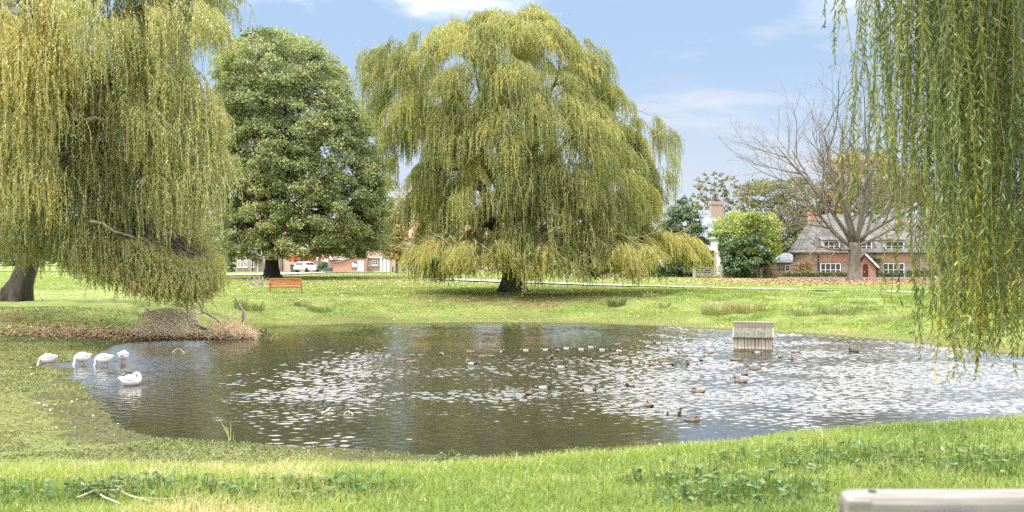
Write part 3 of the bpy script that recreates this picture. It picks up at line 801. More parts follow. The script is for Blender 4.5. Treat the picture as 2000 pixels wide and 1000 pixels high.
# ---- the left willow
LX, LY, LZ = ground(30, 588)
root = tag(empty('weeping_willow', (0,0,0)), 'tall weeping willow at the left edge, its low branches sweeping down over the bank', 'tree', 'weeping willows')
cl = []
sl = 48/2000
def right_edge(py): return np.interp(py, [0,60,100,130,190,300,400,480], [360,345,315,330,352,350,325,310])
for i in range(520):
    py = RNG.uniform(-300, 440); Y = RNG.uniform(40.5, 56)
    e = right_edge(max(py, 0)) if py > -20 else 430+py*.35
    # surface at the right edge and towards the viewer, filled inside
    px = e-abs(RNG.normal(0, 1))*150-12
    yc = 49; ry = 8.5
    cx = (-21.5*2000/yc)+1000
    if RNG.random() < .35: px = RNG.uniform(-260, e-20)
    px = max(px, -260)
    f = (px-60)/(e-60) if px > 60 else 0
    ylim = yc-ry*math.sqrt(max(0, 1-f*f))*.95
    Y = ylim+abs(RNG.normal(0, 1))*2.3
    if Y > 56: Y = RNG.uniform(ylim, 56)
    p0 = P3(px, py, Y)
    if float(vn(np.array([px*.016+4]), np.array([py*.014+9]))[0]) < .33 and py > -40: continue
    if py > 330 and px < 200 and RNG.random() < .5: continue
    tn = RNG.normal(.50, .11)
    cl.append((p0, (RNG.normal(.75 if f > .6 else .1, .3), RNG.normal(-.5, .3)), RNG.uniform(1.0, 2.6), RNG.uniform(.8, 1.5), tn))
# yellow foreground mass upper left
for i in range(70):
    px = RNG.uniform(-120, 165); py = RNG.uniform(-60, 330)
    if px > 90 and py > 170: continue
    cl.append((P3(px, py, RNG.uniform(37.5, 40)), (.6+RNG.normal(0, .3), -.5), RNG.uniform(1.3, 2.6), RNG.uniform(.8, 1.2), .78+RNG.normal(0, .07)))
# distinct pale tassels
for px, py, L in [(270,150,2.8),(305,125,2.6),(340,125,2.4),(375,195,2.4),(385,290,1.8),(240,190,2.6),(230,60,2.6),(290,20,2.5),(365,15,2.0),(385,30,1.2),(270,205,2.6),(345,210,2.6),(340,330,2.6),(300,310,2.6),(365,320,2.2),(210,30,2)]:
    for q in range(3): cl.append((P3(px+RNG.normal(0, 10), py+RNG.normal(0, 8), 40.5+RNG.uniform(0, 1.5)), (.7, -.5), L, .95, .66+RNG.normal(0, .05)))
# low sweeping branch: from (190,430) arching to (400,590)
for i in range(90):
    s = RNG.random(); px = 150+250*s; py = np.interp(px, [150,190,240,300,350,400,430], [470,445,462,488,510,520,530])+RNG.normal(0, 7)
    cl.append((P3(px, py, 43.5+RNG.uniform(-2, 2)), (.8, -.4), RNG.uniform(.8, 2.1)*(1-.35*s), RNG.uniform(.6, .95), .68+RNG.normal(0, .07)))
for i in range(70):
    px = RNG.uniform(-60, 400); py = RNG.uniform(400, 480)
    cl.append((P3(px, py, RNG.uniform(43, 47)), (.4, -.6), RNG.uniform(1.0, 2.0), RNG.uniform(.6, .9), .6+RNG.normal(0, .07)))
for i in range(80):
    px = RNG.uniform(150, 400); py = np.interp(px, [150, 240, 320, 400], [492, 512, 535, 540])+RNG.normal(0, 12)
    cl.append((P3(px, py, RNG.uniform(41.5, 43.5)), (RNG.normal(.6, .5), -.6), RNG.uniform(.5, 1.2), RNG.uniform(.6, .95), .80+RNG.normal(0, .06)))
for i in range(24):
    px = RNG.uniform(370, 400); py = RNG.uniform(478, 505)
    cl.append((P3(px, py, RNG.uniform(44, 47)), (1, 0), RNG.uniform(.4, .8), .6, .78))
def zf2(x, y):
    px = 1000+2000*x/y
    b_ = np.interp(px, [-300,0,60,100,180,300,380,440,470], [560,540,548,515,560,598,606,560,480])
    return np.maximum(zfloor(x, y), CAM_Z-(b_-500)/2000*y-.4*RNG.random(len(x)))
ch = clumps_to_strands(cl, 44, .050, .150, .034, zf2)
crown_meshes(root, [ch], M['willow_left'], M['twig'])
tips = [tuple(P3(*q)) for q in [(150,180,46),(230,180,44),(330,100,47),(400,240,46),(300,300,44),(60,60,44),(180,-80,48),(330,-120,49),(0,-150,50),(-120,100,49),(120,330,44),(230,380,44),(-100,-60,46)]]
limbs(root, (LX, LY, LZ), (LX+1.2, LY, LZ+3.4), tips, .56, M['bark_dark'], M['bark_grey'], [c[0] for c in cl[::2]], flare=1.45)
for pts, r_ in [([(175,432),(200,436),(222,452),(245,458),(262,464),(276,480)], .10), ([(168,236),(185,230),(205,236),(228,238)], .17), ([(92,440),(98,455),(108,475),(124,487)], .05), ([(285,350),(272,372),(268,400),(275,430),(276,455)], .045)]:
    MB().tube([P3(a, b_, 40.5+.3*i) for i, (a, b_) in enumerate(pts)], np.linspace(r_*.6, r_*.25, len(pts)), 7).build('low_branch', M['branch_bare'], root, smooth=True)

# ---- the near willow hanging in at the right
root = tag(empty('weeping_willow', (0,0,0)), 'long leafy willow shoots hanging down in the near right foreground', 'tree', 'weeping willows')
P0 = []; L = []; T = []
def bundle(px, bot, Y, n, tn, top=-190, rad=.20):
    c = P3(px, top+RNG.uniform(-140, 40), Y)
    for k in range(n):
        p_ = c+np.array([RNG.normal(0, rad), RNG.normal(0, rad), RNG.uniform(-.3, .6)])
        zb = CAM_Z-(bot+RNG.normal(0, 16)-500)/2000*Y
        P0.append(p_); L.append(max(.4, (p_[2]-zb)*(1 if RNG.random() < .6 else RNG.uniform(.55, 1)))); T.append(tn+RNG.normal(0, .12))
def bot_at(px): return np.interp(px, [1690,1730,1760,1800,1830,1860,1900,1950,2000,2400,3200], [150,190,240,330,520,690,715,700,690,690,640])
for i in range(16):
    px = RNG.uniform(1850, 2090); bundle(px, bot_at(px)-RNG.exponential(40), RNG.uniform(11, 13.5), 5, RNG.normal(.58, .16))
for i in range(112):
    px = 1795+ (3000-1795)*RNG.random()**1.2
    Y = RNG.uniform(10.5, 15)
    bundle(px, bot_at(px)-RNG.exponential(60), Y, RNG.integers(3, 7), RNG.normal(.42, .16))
for i in range(26):
    px = RNG.uniform(1790, 2010); bundle(px, bot_at(px)-RNG.exponential(110)-10, RNG.uniform(10.6, 15.5), 5, RNG.normal(.40, .15))
for px, bot, n, tn in [(1671,60,2,.3),(1683,95,2,.35),(1697,135,2,.4),(1700,428,4,.62),(1690,395,3,.62),(1724,470,4,.60),(1718,440,3,.6),(1757,395,3,.55),(1786,540,6,.5),(1776,590,4,.5),(1795,470,5,.5),(1792,420,5,.45),(1815,600,7,.5),(1828,690,7,.6),(1845,735,6,.7),(1870,720,6,.65),(1893,725,6,.6),(1940,700,7,.5),(1985,672,7,.5),(1960,640,6,.4),(1738,330,5,.5),(1712,260,4,.45),(1750,300,5,.4)]:
    bundle(px, bot, RNG.uniform(11.5, 13), n, tn, rad=.05)
P0 = np.array(P0); L = np.array(L); T = np.clip(np.array(T), 0, 1)
a = RNG.uniform(0, 6.28, len(L)); O = np.stack([np.cos(a), np.sin(a)], 1)
M['willow_near'] = ramp_mat('near_willow_leaf', [(0,(.04,.065,.014)),(.4,(.10,.145,.028)),(.62,(.19,.22,.045)),(.8,(.29,.32,.06)),(.92,(.46,.41,.04)),(1,(.60,.46,.04))], transl=.42, gloss=.045)
V, ti, SV, SF = strands(P0, O, L, T*1.0, .024, .105, .0165, reach=.30, spread=.50, sway=.10)
# lower ends turn yellow
zz = V.reshape(-1, 4, 3)[:, 0, 2]
ti = np.clip(ti+.30*sstep((4.8-zz)/1.6)*(RNG.random(len(ti)) < .5)*sstep((vn(V.reshape(-1,4,3)[:,0,0]*4, V.reshape(-1,4,3)[:,0,1]*2)-.25)/.4), 0, 1)
crown_meshes(root, [(V, ti, SV, SF)], M['willow_near'], simple('olive_shoot', (.22,.19,.08), .7, bump=0))
bx, by = 11.5, 12.0; bz = gz(bx, by)
sec = [(P0[i][0], P0[i][1], P0[i][2]) for i in range(0, len(P0), 9)]
limbs(root, (bx, by, bz), (bx-.2, by, bz+3.2), [(6.0,12.5,9.3),(5.2,11.5,8.9),(8,13.5,10.3),(7.2,11.3,9.6),(10,15,10.6),(12.5,10,10.5),(13.5,14,10)], .5, M['bark'], M['bark'], sec)

# ---- leafy trees made of many small leaves on a branching frame
def leafy(name, label, cat, px, py, Y, sil, depth, n, mt, s=.13, group=None, trunk=.5, tips=14, core=.25, base_y=None, clump=1.1, bark='bark_dark', seed=0, holes=.0, lowbr=True, trh=None, dens=90):
    """sil: list of (py, left px, right px); leaves gathered into clumps on a branching frame"""
    root = tag(empty(name, (0,0,0)), label, cat, group)
    bx = (px-1000)/2000*Y; bz = gz(bx, Y)
    ys = np.array([q[0] for q in sil], float); xl = np.array([q[1] for q in sil], float); xr = np.array([q[2] for q in sil], float)
    nc = max(30, int(n/(170 if n > 50000 else dens)))
    C = []
    area = (xr-xl)+4
    while len(C) < nc:
        yy_ = RNG.uniform(ys[0], ys[-1]); l = np.interp(yy_, ys, xl); r = np.interp(yy_, ys, xr)
        if RNG.random() > (r-l)/area.max(): continue
        hw = (r-l)/2*(.90+.20*float(vn(np.array([yy_*.028+px]), np.array([len(name)*1.7+(1 if RNG.random() < .5 else 9)]))[0])); cx = (r+l)/2
        a = RNG.uniform(0, 2*np.pi); rho = (RNG.uniform(.70, 1.0) if RNG.random() > core else RNG.uniform(.1, .8))
        if np.sin(a) > .3 and RNG.random() < .5: continue
        rr = clump*RNG.uniform(.55, 1.25)
        vx = np.cos(a)*rho
        dv = np.sin(a)*rho*depth*min(1, (hw*Y/2000)/depth+.15)
        x = (cx+vx*hw-1000)/2000*Y; x -= np.sign(vx)*min(rr, hw*Y/2000)*.40*abs(vx)
        z = CAM_Z-(yy_-500)/2000*Y
        z = min(z, CAM_Z-(ys[0]-500)/2000*Y-rr*.5)
        C.append((x, Y+dv, z, rr))
    C = np.array(C)
    k = RNG.integers(0, nc, n)
    u = RNG.normal(0, 1, (n, 3)); u /= np.linalg.norm(u, axis=1)[:, None]
    u[:, 2] = np.where(u[:, 2] < -.35, -u[:, 2]*.6, u[:, 2])
    rad = C[k, 3]*RNG.uniform(.35, 1.05, n)**.7
    pp = C[k, :3]+u*rad[:, None]*np.array([1.0, 1.0, .95])
    # leaves
    nn_ = u*.45+RNG.normal(0, .6, (n, 3)); nn_ /= np.linalg.norm(nn_, axis=1)[:, None]
    A = np.cross(nn_, RNG.normal(0, 1, (n, 3))); A /= np.linalg.norm(A, axis=1)[:, None]
    B = np.cross(nn_, A); ss = (s*RNG.uniform(.6, 1.4, n))[:, None]
    V = np.stack([pp-A*ss, pp+B*ss*.6, pp+A*ss, pp-B*ss*.6], 1).reshape(-1, 3)
    ct = RNG.normal(.52, .15, nc)
    ti = np.clip(ct[k]+RNG.normal(0, .16, n), 0, 1)
    link('crown', mesh_np('crown', V, np.arange(4*n).reshape(-1, 4), attrs={'tint': np.repeat(ti, 4)}), mt, root)
    # frame
    zc = CAM_Z-(ys[-1]-500)/2000*Y if trh is None else bz+trh
    zc = max(zc, bz+.5)
    cr_ = np.array([bx, Y, zc+.3])
    mb = MB(); T_ = [np.array([bx, Y, bz-.3]), np.array([bx, Y, bz]), np.array([bx, Y, bz+(zc-bz)*.12]), np.array([bx, Y, bz+(zc-bz)*.35]), np.array([bx, Y, bz+(zc-bz)*.7]), cr_]
    mb.tube(T_, [trunk*2.0, trunk*1.9, trunk*1.35, trunk*1.1, trunk, trunk*.95], 16)
    lb = mb; sk = []
    order = np.argsort(-C[:, 2])
    sel = C[RNG.choice(nc, min(tips, nc), replace=False)]
    for c in sel:
        a_ = cr_.copy(); a_[2] += RNG.uniform(0, .35)*max(c[2]-cr_[2], 0)
        pts = wig(a_, c[:3], 6, .05, sag=-.03); lb.tube(pts, np.linspace(trunk*.42, trunk*.08, 6), 6); sk.append(pts[1:])
    lb.tube(wig(cr_, (bx, Y, CAM_Z-(ys[0]-500)/2000*Y-1.0), 7, .02), np.linspace(trunk*.9, trunk*.08, 7), 8)
    if len(sk):
        A_ = np.concatenate(sk); sb = mb
        for c in C[::2]:
            q = A_[np.argmin(np.linalg.norm(A_-c[:3], axis=1))]
            sb.tube(wig(q, c[:3], 4, .06), np.linspace(trunk*.12, trunk*.04, 4), 4)
    mb.build('trunk', M[bark], root, smooth=True)
    return root
M['oakleaf'] = ramp_mat('oak_leaf', [(0,(.045,.075,.02)),(.35,(.17,.205,.07)),(.6,(.27,.31,.125)),(.8,(.38,.40,.20)),(.95,(.38,.38,.18)),(1,(.42,.27,.09))], transl=.38, gloss=.05)
M['evergreen'] = ramp_mat('evergreen_leaf', [(0,(.025,.05,.02)),(.5,(.06,.10,.04)),(1,(.14,.19,.09))], transl=.2, gloss=.08)
M['limeleaf'] = ramp_mat('lime_leaf', [(0,(.07,.10,.02)),(.4,(.20,.26,.05)),(.75,(.36,.42,.08)),(1,(.50,.50,.12))], transl=.35)
M['ivyleaf'] = ramp_mat('laurel_leaf', [(0,(.02,.05,.012)),(.5,(.06,.13,.03)),(1,(.14,.24,.05))], transl=.25, gloss=.1)
M['browngreen'] = ramp_mat('fading_leaf', [(0,(.07,.08,.03)),(.4,(.14,.16,.06)),(.75,(.24,.23,.10)),(1,(.36,.26,.11))], transl=.3)
M['autumn'] = ramp_mat('autumn_leaf', [(0,(.12,.10,.04)),(.4,(.26,.22,.08)),(.75,(.42,.32,.10)),(1,(.45,.24,.09))], transl=.3)
M['acerleaf'] = ramp_mat('acer_leaf', [(0,(.28,.05,.02)),(.5,(.55,.12,.04)),(1,(.75,.25,.09))], transl=.35)
oY = 95.0
leafy('oak_tree', 'dense dark green oak with a thick trunk behind the wooden bench', 'tree', 531, 543, oY,
      [(72,528,545),(85,470,600),(110,430,662),(150,420,680),(200,415,722),(250,412,748),(300,412,765),(350,412,775),(400,408,782),(450,408,778),(490,415,760),(503,440,720)], 8.5, 240000, M['oakleaf'], s=.105, trunk=.60, tips=30, clump=1.05, trh=2.8)
# ---- more trees and shrubs behind
leafy('yellowing_tree', 'small yellow green tree between the oak and the central willow', 'tree', 775, 530, 128, [(385,765,785),(410,755,795),(450,748,800),(490,742,800),(508,746,796)], 2.5, 6500, M['autumn'], s=.15, trunk=.15, clump=.9, core=.1, bark='bark_grey', trh=2.0)
leafy('evergreen_tree', 'rounded dark evergreen in front of the slate roofed house', 'tree', 1332, 535, 121, [(404,1305,1350),(425,1290,1370),(470,1290,1384),(510,1300,1380),(532,1310,1375)], 2.6, 15000, M['evergreen'], s=.13, trunk=.18, clump=.75, trh=.8)
leafy('lime_shrub', 'large bright green rounded shrub beside the white gable wall', 'shrub', 1458, 540, 119, [(418,1440,1495),(430,1400,1520),(460,1380,1534),(490,1400,1530),(515,1436,1510),(535,1445,1500)], 3.4, 19000, M['limeleaf'], s=.13, trunk=.2, clump=.85, trh=.8)
leafy('laurel_bush', 'glossy dark green lower bush under the lime coloured shrub', 'shrub', 1452, 540, 116.5, [(462,1425,1475),(485,1408,1505),(510,1402,1515),(538,1405,1500)], 2.0, 9000, M['ivyleaf'], s=.13, trunk=.12, clump=.7, trh=.5)
leafy('thin_tree', 'thin half bare tree with open crown behind the brick chimney', 'tree', 1395, 530, 150, [(338,1370,1415),(355,1352,1445),(380,1345,1455),(405,1350,1440),(415,1360,1430)], 2.5, 2600, M['browngreen'], s=.15, trunk=.16, tips=34, clump=.42, core=.4, bark='bark_dark', trh=6, dens=28)
leafy('brown_green_tree', 'wide brown green tree behind the shrub and the outbuilding', 'tree', 1510, 535, 142, [(352,1505,1560),(362,1450,1600),(385,1425,1625),(430,1420,1630),(480,1480,1600),(510,1520,1590)], 5, 26000, M['browngreen'], s=.14, trunk=.35, tips=24, clump=1.1, bark='bark_grey', trh=3)
leafy('autumn_tree', 'yellowing tree behind the roof of the brick cottage', 'tree', 1700, 535, 140, [(300,1640,1720),(325,1600,1770),(360,1590,1830),(400,1590,1850),(440,1600,1850)], 4, 17000, M['autumn'], s=.15, trunk=.35, tips=22, clump=1.1, core=.2, bark='bark_grey', trh=5)
leafy('evergreen_tree', 'grey green tree showing above the autumn tree at the right', 'tree', 1690, 535, 152, [(296,1640,1700),(320,1625,1745),(350,1630,1800),(400,1640,1800)], 4, 10000, M['evergreen'], s=.16, trunk=.3, tips=14, clump=1.0, trh=7)
leafy('distant_tree', 'green tree in the gap right of the central willow', 'tree', 1345, 530, 170, [(385,1335,1352),(395,1322,1368),(410,1312,1375),(440,1310,1380)], 2.5, 4000, M['evergreen'], s=.16, trunk=.14, tips=12, clump=.8, trh=4)
leafy('acer', 'small orange red acer behind the white car', 'shrub', 584, 528, 146, [(493,580,600),(499,567,612),(508,560,617),(516,566,612)], 1.7, 3600, M['acerleaf'], s=.11, trunk=.07, clump=.45, bark='bark_dark', trh=.9)
leafy('garden_bush', 'round green bush beside the white car', 'shrub', 631, 528, 142, [(512,626,638),(517,620,641),(527,620,641)], .8, 2600, M['ivyleaf'], s=.09, trunk=.05, clump=.4, trh=.25)
leafy('dark_hedge_tree', 'dark green shrub at the left corner of the stone cottage', 'shrub', 452, 530, 147, [(480,446,460),(495,440,462),(530,442,460)], 1.0, 2600, M['ivyleaf'], s=.12, trunk=.08, clump=.5, trh=.5)
leafy('climbing_rose', 'leafy climber on the brick front at the porch', 'shrub', 1714, 540, 110.3, [(500,1706,1722),(520,1704,1720),(540,1708,1718)], .35, 900, M['browngreen'], s=.09, trunk=.05, clump=.35, trh=.6)
leafy('grey_shrub', 'grey green climbing shrub on the brick house left of the willow', 'shrub', 787, 530, 149.0, [(495,780,795),(510,776,798),(520,782,794)], .6, 1500, M['evergreen'], s=.11, trunk=.06, clump=.4, trh=1.2)
leafy('tall_hedge_tree', 'tall green tree seen behind the trunk of the left willow', 'tree', 60, 530, 150, [(430,-100,240),(460,-200,300),(510,-200,300)], 4, 14000, M['evergreen'], s=.2, trunk=.3, tips=10, clump=1.4, trh=1)
leafy('wood_edge', 'dark trees behind the central willow', 'tree', 1180, 530, 165, [(440,1090,1270),(455,1060,1285),(500,1060,1290)], 4, 12000, M['evergreen'], s=.2, trunk=.3, tips=10, clump=1.3, trh=1)
# far-off trees closing the horizon
n = 60000; px = RNG.uniform(-500, 2600, n); Yf = RNG.uniform(225, 250, n)
hh = 4+7*fbm(px*.012, px*0+4, 3)*RNG.random(n)**.6*1.6
x = (px-1000)/2000*Yf; z = .5+hh*RNG.random(n)**.5
nn_ = RNG.normal(0, 1, (n, 3)); nn_ /= np.linalg.norm(nn_, axis=1)[:, None]; A = np.cross(nn_, RNG.normal(0, 1, (n, 3))); A /= np.linalg.norm(A, axis=1)[:, None]; B = np.cross(nn_, A)
C = np.stack([x, Yf, z], 1); s_ = .42*RNG.uniform(.6, 1.4, n)[:, None]
V = np.stack([C-A*s_, C+B*s_*.7, C+A*s_, C-B*s_*.7], 1).reshape(-1, 3)
tag(link('far_woodland', mesh_np('far_woodland', V, np.arange(4*n).reshape(-1, 4), attrs={'tint': np.repeat(np.clip(fbm(px*.03, px*0, 3)+RNG.normal(0, .1, n), 0, 1), 4)}), M['evergreen']), kind='stuff', label='far woodland closing the view')

# ---- the bare tree
def bare_tree():
    Y = 101.0; bx = (1668-1000)/2000*Y; bz = gz(bx, Y)
    root = tag(empty('bare_tree', (0,0,0)), 'spreading bare tree with a thick grey trunk in front of the brick cottage', 'tree')
    rs = np.random.default_rng(21); sc_ = Y/2000
    mb = MB()
    cr_ = np.array([bx+.05, Y, bz+3.3])
    mb.tube([(bx,Y,bz-.3),(bx,Y,bz),(bx,Y,bz+.5),(bx,Y,bz+1.4),(bx+.02,Y,bz+2.5),cr_,cr_+np.array([0,0,.5])], [1.05,.92,.68,.58,.58,.68,.5], 18)
    mb.build('trunk', M['bark_grey'], root, smooth=True)
    big = MB(); sm_ = big; tipsl = []
    def grow(p, d, L, r, lev):
        k = 7 if lev < 2 else 5
        pts = [p]; dd = d/np.linalg.norm(d)
        for i in range(k-1):
            dd = dd+rs.normal(0, .085+.025*lev, 3)+np.array([0, 0, .035+.012*lev]); dd /= np.linalg.norm(dd)
            pts.append(pts[-1]+dd*L/(k-1))
        r1 = r*(.42 if lev < 3 else .5)
        (big if lev < 2 else sm_).tube(pts, np.linspace(r, r1, k), 8 if lev == 0 else (6 if lev < 2 else 4))
        if lev >= 4: tipsl.append(pts[-1]); return
        nb = [5, 4, 3, 3][lev]
        for b_ in range(nb):
            t_ = .25+.75*(b_+rs.random()*.6)/nb; t_ = min(t_, 1)
            i = min(int(t_*(k-1)), k-2); f = t_*(k-1)-i
            q = pts[i]*(1-f)+pts[i+1]*f
            dd_ = (pts[i+1]-pts[i]); dd_ /= np.linalg.norm(dd_)
            sd_ = rs.normal(0, 1, 3); sd_ -= dd_*sd_.dot(dd_); sd_ /= np.linalg.norm(sd_)
            nd = dd_*.85+sd_*rs.uniform(.55, 1.05)+np.array([0, 0, .12])
            grow(q, nd, L*rs.uniform(.42, .66), r*(1-.55*t_)*.62, lev+1)
    for (px, py, dy, r) in [(1480,285,-1,.24),(1510,215,2,.24),(1560,165,-2,.26),(1605,150,1,.30),(1650,158,-1,.30),(1700,160,2,.28),(1745,175,-1,.28),(1790,230,1,.26),(1820,330,-2,.25),(1500,360,-4,.22),(1560,470,-3,.19),(1800,410,-3,.22),(1590,300,4,.22),(1720,300,5,.22),(1640,260,-5,.2)]:
        tp = P3(px, py, Y+dy); st = cr_+rs.normal(0, .2, 3)
        v = tp-st; Ln = np.linalg.norm(v)
        v = v/Ln+np.array([0, 0, -.16])
        grow(st, v, Ln*.74, r*.74, 0)
    big.build('branches', M['bark_grey'], root, smooth=True)
    # the few brown leaves that are left, mostly low
    tl = np.array(tipsl); k = rs.integers(0, len(tl), 2600); C = tl[k]+rs.normal(0, .12, (2600, 3))
    keep = rs.random(2600) < np.clip(1.15-(C[:, 2]-4)/10, .08, 1); C = C[keep]; n = len(C)
    A = rs.normal(0, 1, (n, 3)); A /= np.linalg.norm(A, axis=1)[:, None]; B = np.cross(A, rs.normal(0, 1, (n, 3))); B /= np.linalg.norm(B, axis=1)[:, None]
    V = np.stack([C-A*.09, C+B*.05, C+A*.09, C-B*.05], 1).reshape(-1, 3)
    link('last_leaves', mesh_np('last_leaves', V, np.arange(4*n).reshape(-1, 4), attrs={'tint': np.repeat(rs.random(n)*.8, 4)}), M['fallen'], root)
bare_tree()

# ---------------------------------------------------------------- buildings (local frame: x along the front, front at y=0, depth to +y)
def window(parent, x0, x1, z0, z1, cols, rows, y=0.0, fw=.09, sill=True):
    f = MB(); d = .07
    f.box(x0, x1, y-d, y+.05, z1-fw, z1); f.box(x0, x1, y-d, y+.05, z0, z0+fw)
    f.box(x0, x0+fw, y-d, y+.05, z0+fw, z1-fw); f.box(x1-fw, x1, y-d, y+.05, z0+fw, z1-fw)
    for i in range(1, cols):
        c = x0+(x1-x0)*i/cols; f.box(c-.04, c+.04, y-d+.005, y+.04, z0+fw, z1-fw)
    for j in range(1, rows):
        c = z0+(z1-z0)*j/rows
        for i in range(cols):
            a_ = x0+(x1-x0)*i/cols+(fw if i == 0 else .04); b_ = x0+(x1-x0)*(i+1)/cols-(fw if i == cols-1 else .04)
            f.box(a_, b_, y-d+.01, y+.03, c-.03, c+.03)
    w = f.build('window', M['white'], parent)
    g = MB(); g.box(x0+fw*.5, x1-fw*.5, y-.025, y+.02, z0+fw*.5, z1-fw*.5); g.build('pane', M['glass'], w)
    if sill:
        s = MB(); s.box(x0-.08, x1+.08, y-.16, y+.0, z0-.10, z0-.003); s.build('sill', M['white'], w)
    return w
def house(name, label, px0, px1, Y, h, rise, depth, wall, roof, cat='house', over=.3, base=None, hip=0, roofname='roof'):
    x0 = (px0-1000)/2000*Y; x1 = (px1-1000)/2000*Y
    bz = (gz((x0+x1)/2, Y) if base is None else base)
    root = tag(empty(name, (x0, Y, bz)), label, cat)
    Wd = x1-x0
    b = MB(); b.box(0, Wd, 0, depth, -.6, h)
    if not hip:
        b.add([(0,0,h),(0,depth,h),(0,depth/2,h+rise*.985)], [(0,2,1)]); b.add([(Wd,0,h),(Wd,depth,h),(Wd,depth/2,h+rise*.985)], [(0,1,2)])
    b.build('wall', wall, root)
    r = MB(); o_ = over; dz = rise/(depth/2)*o_; t_ = .14
    A = (-o_ if hip else -.12); B_ = Wd-A
    if hip:
        vs = [(A,-o_,h-dz),(B_,-o_,h-dz),(B_,depth+o_,h-dz),(A,depth+o_,h-dz),(hip,depth/2,h+rise),(Wd-hip,depth/2,h+rise)]
        r.add(vs, [(0,1,5,4),(1,2,5),(2,3,4,5),(3,0,4),(3,2,1,0)])
    else:
        r.prism_x([(-o_,h-dz),(depth/2,h+rise),(depth+o_,h-dz),(depth+o_,h-dz+t_),(depth/2,h+rise+t_),(-o_,h-dz+t_)], A, B_)
    rf = r.build(roofname, roof, root)
    return root, rf, Wd
def chimney(rf, x, y, z0, z1, w=.9, d=.7, mt='brick', pots=1):
    c = MB(); c.box(x-w/2, x+w/2, y-d/2, y+d/2, z0, z1-.25); c.box(x-w/2-.07, x+w/2+.07, y-d/2-.07, y+d/2+.07, z1-.25, z1)
    for i in range(pots): c.tube([(x-w/4+i*w/2, y, z1), (x-w/4+i*w/2, y, z1+.35)], [.13, .11], 10)
    return c.build('chimney', M[mt], rf)
# right brick cottage; 18 px per metre
Y = 111.0; k_ = Y/2000
root, rf, Wd = house('brick_cottage', 'red brick cottage with white casement windows and a grey tiled roof, on the right', 1583, 1990, Y, 3.35, 3.75, 7.0, M['brick'], M['roof'], over=.45, hip=1.3)
bz = root.location.z
def lx(px): return (px-1583)*k_
def lz(py): return CAM_Z-(py-500)*k_-bz
for a_, b_ in ((1602,1642), (1724,1766), (1860,1900)): window(root, lx(a_), lx(b_), lz(540), lz(514), 4, 2)
for a_, b_ in ((1608,1639), (1672,1702), (1729,1765), (1860,1890)):      # dormers breaking the eaves
    x0, x1, z0, z1 = lx(a_), lx(b_), lz(491), lz(471)
    dm = MB(); dm.box(x0-.1, x1+.1, 0.004, 2.2, z0-.05, z1+.06); dmo = dm.build('dormer', M['render'], root)
    window(root, x0, x1, z0, z1, 3, 2, y=-.01)
    ft = MB(); ft.prism_x([(-.28, z1+.05), (3.4, z1+.95), (3.4, z1+1.07), (-.28, z1+.17)], x0-.3, x1+.3); ft.build('dormer_roof', M['roof'], root)
for a_, b_ in ((1599,1655), (1720,1788)):      # tile hung / orange brick panels
    pm = MB(); pm.box(lx(a_), lx(b_), -.025, .0, lz(512), lz(494)); pm.build('brick_panel', M['brick_orange'], root)
for a_, b_ in ((1583.2, 1586.5), (1786, 1790)): MB().box(lx(a_), lx(b_), -.03, 0, 0, 3.0).build('brick_quoin', M['brick_orange'], root)
pm = MB(); pm.bar((lx(1598),-.08,-.2), (lx(1598),-.08,3.1), .09, .09); pm.build('drainpipe', M['iron'], root)
pm = MB(); pm.bar((lx(1709),-.08,-.2), (lx(1709),-.08,3.1), .09, .09); pm.build('drainpipe', M['iron'], root)
# porch
pr = MB(); xa, xb = lx(1676), lx(1706); xm = lx(1682); 
pr.prism([(xa,-.1),(xa,1.75),(xm,2.55),(xb-.15,1.3),(xb-.15,-.1)], -1.1, -.01); po = pr.build('porch', M['brick_orange'], root)
pr = MB(); pr.prism([(xm-.02,2.85),(xb+.1,1.35),(xb+.1,1.22),(xm-.02,2.70)], -1.4, -.01); pr.prism([(xm-.03,2.85),(xa-.35,2.2),(xa-.35,2.06),(xm-.03,2.70)], -1.4, -.01); pr.build('porch_roof', M['roof'], po)
pr = MB(); pr.bar((xm-.02,-1.42,2.70),(xb+.1,-1.42,1.22), .05, .22, up=(0,0,1)); pr.build('barge_board', M['grey_paint'], po)
pr = MB(); dx0, dx1 = lx(1678.5), lx(1688.5)
arch = [(dx0,-.05),(dx1,-.05),(dx1,1.3)]+[((dx0+dx1)/2+math.cos(a_)*(dx1-dx0)/2, 1.3+math.sin(a_)*.38) for a_ in np.linspace(.3, 2.84, 7)]+[(dx0,1.3)]
pr.prism(arch, -1.14, -1.105); dr = pr.build('door', simple('dark_red_door', (.09,.02,.018), .5), root)
pr = MB(); pr.box(dx0+.12, dx0+.2, -1.17, -1.145, .7, .82); pr.build('handle', M['brass'], dr)
chimney(rf, lx(1606), 3.3, 4.5, lz(412), mt='brick_orange', w=1.0)
chimney(rf, lx(1850), 3.5, 5.5, lz(395), w=1.2)
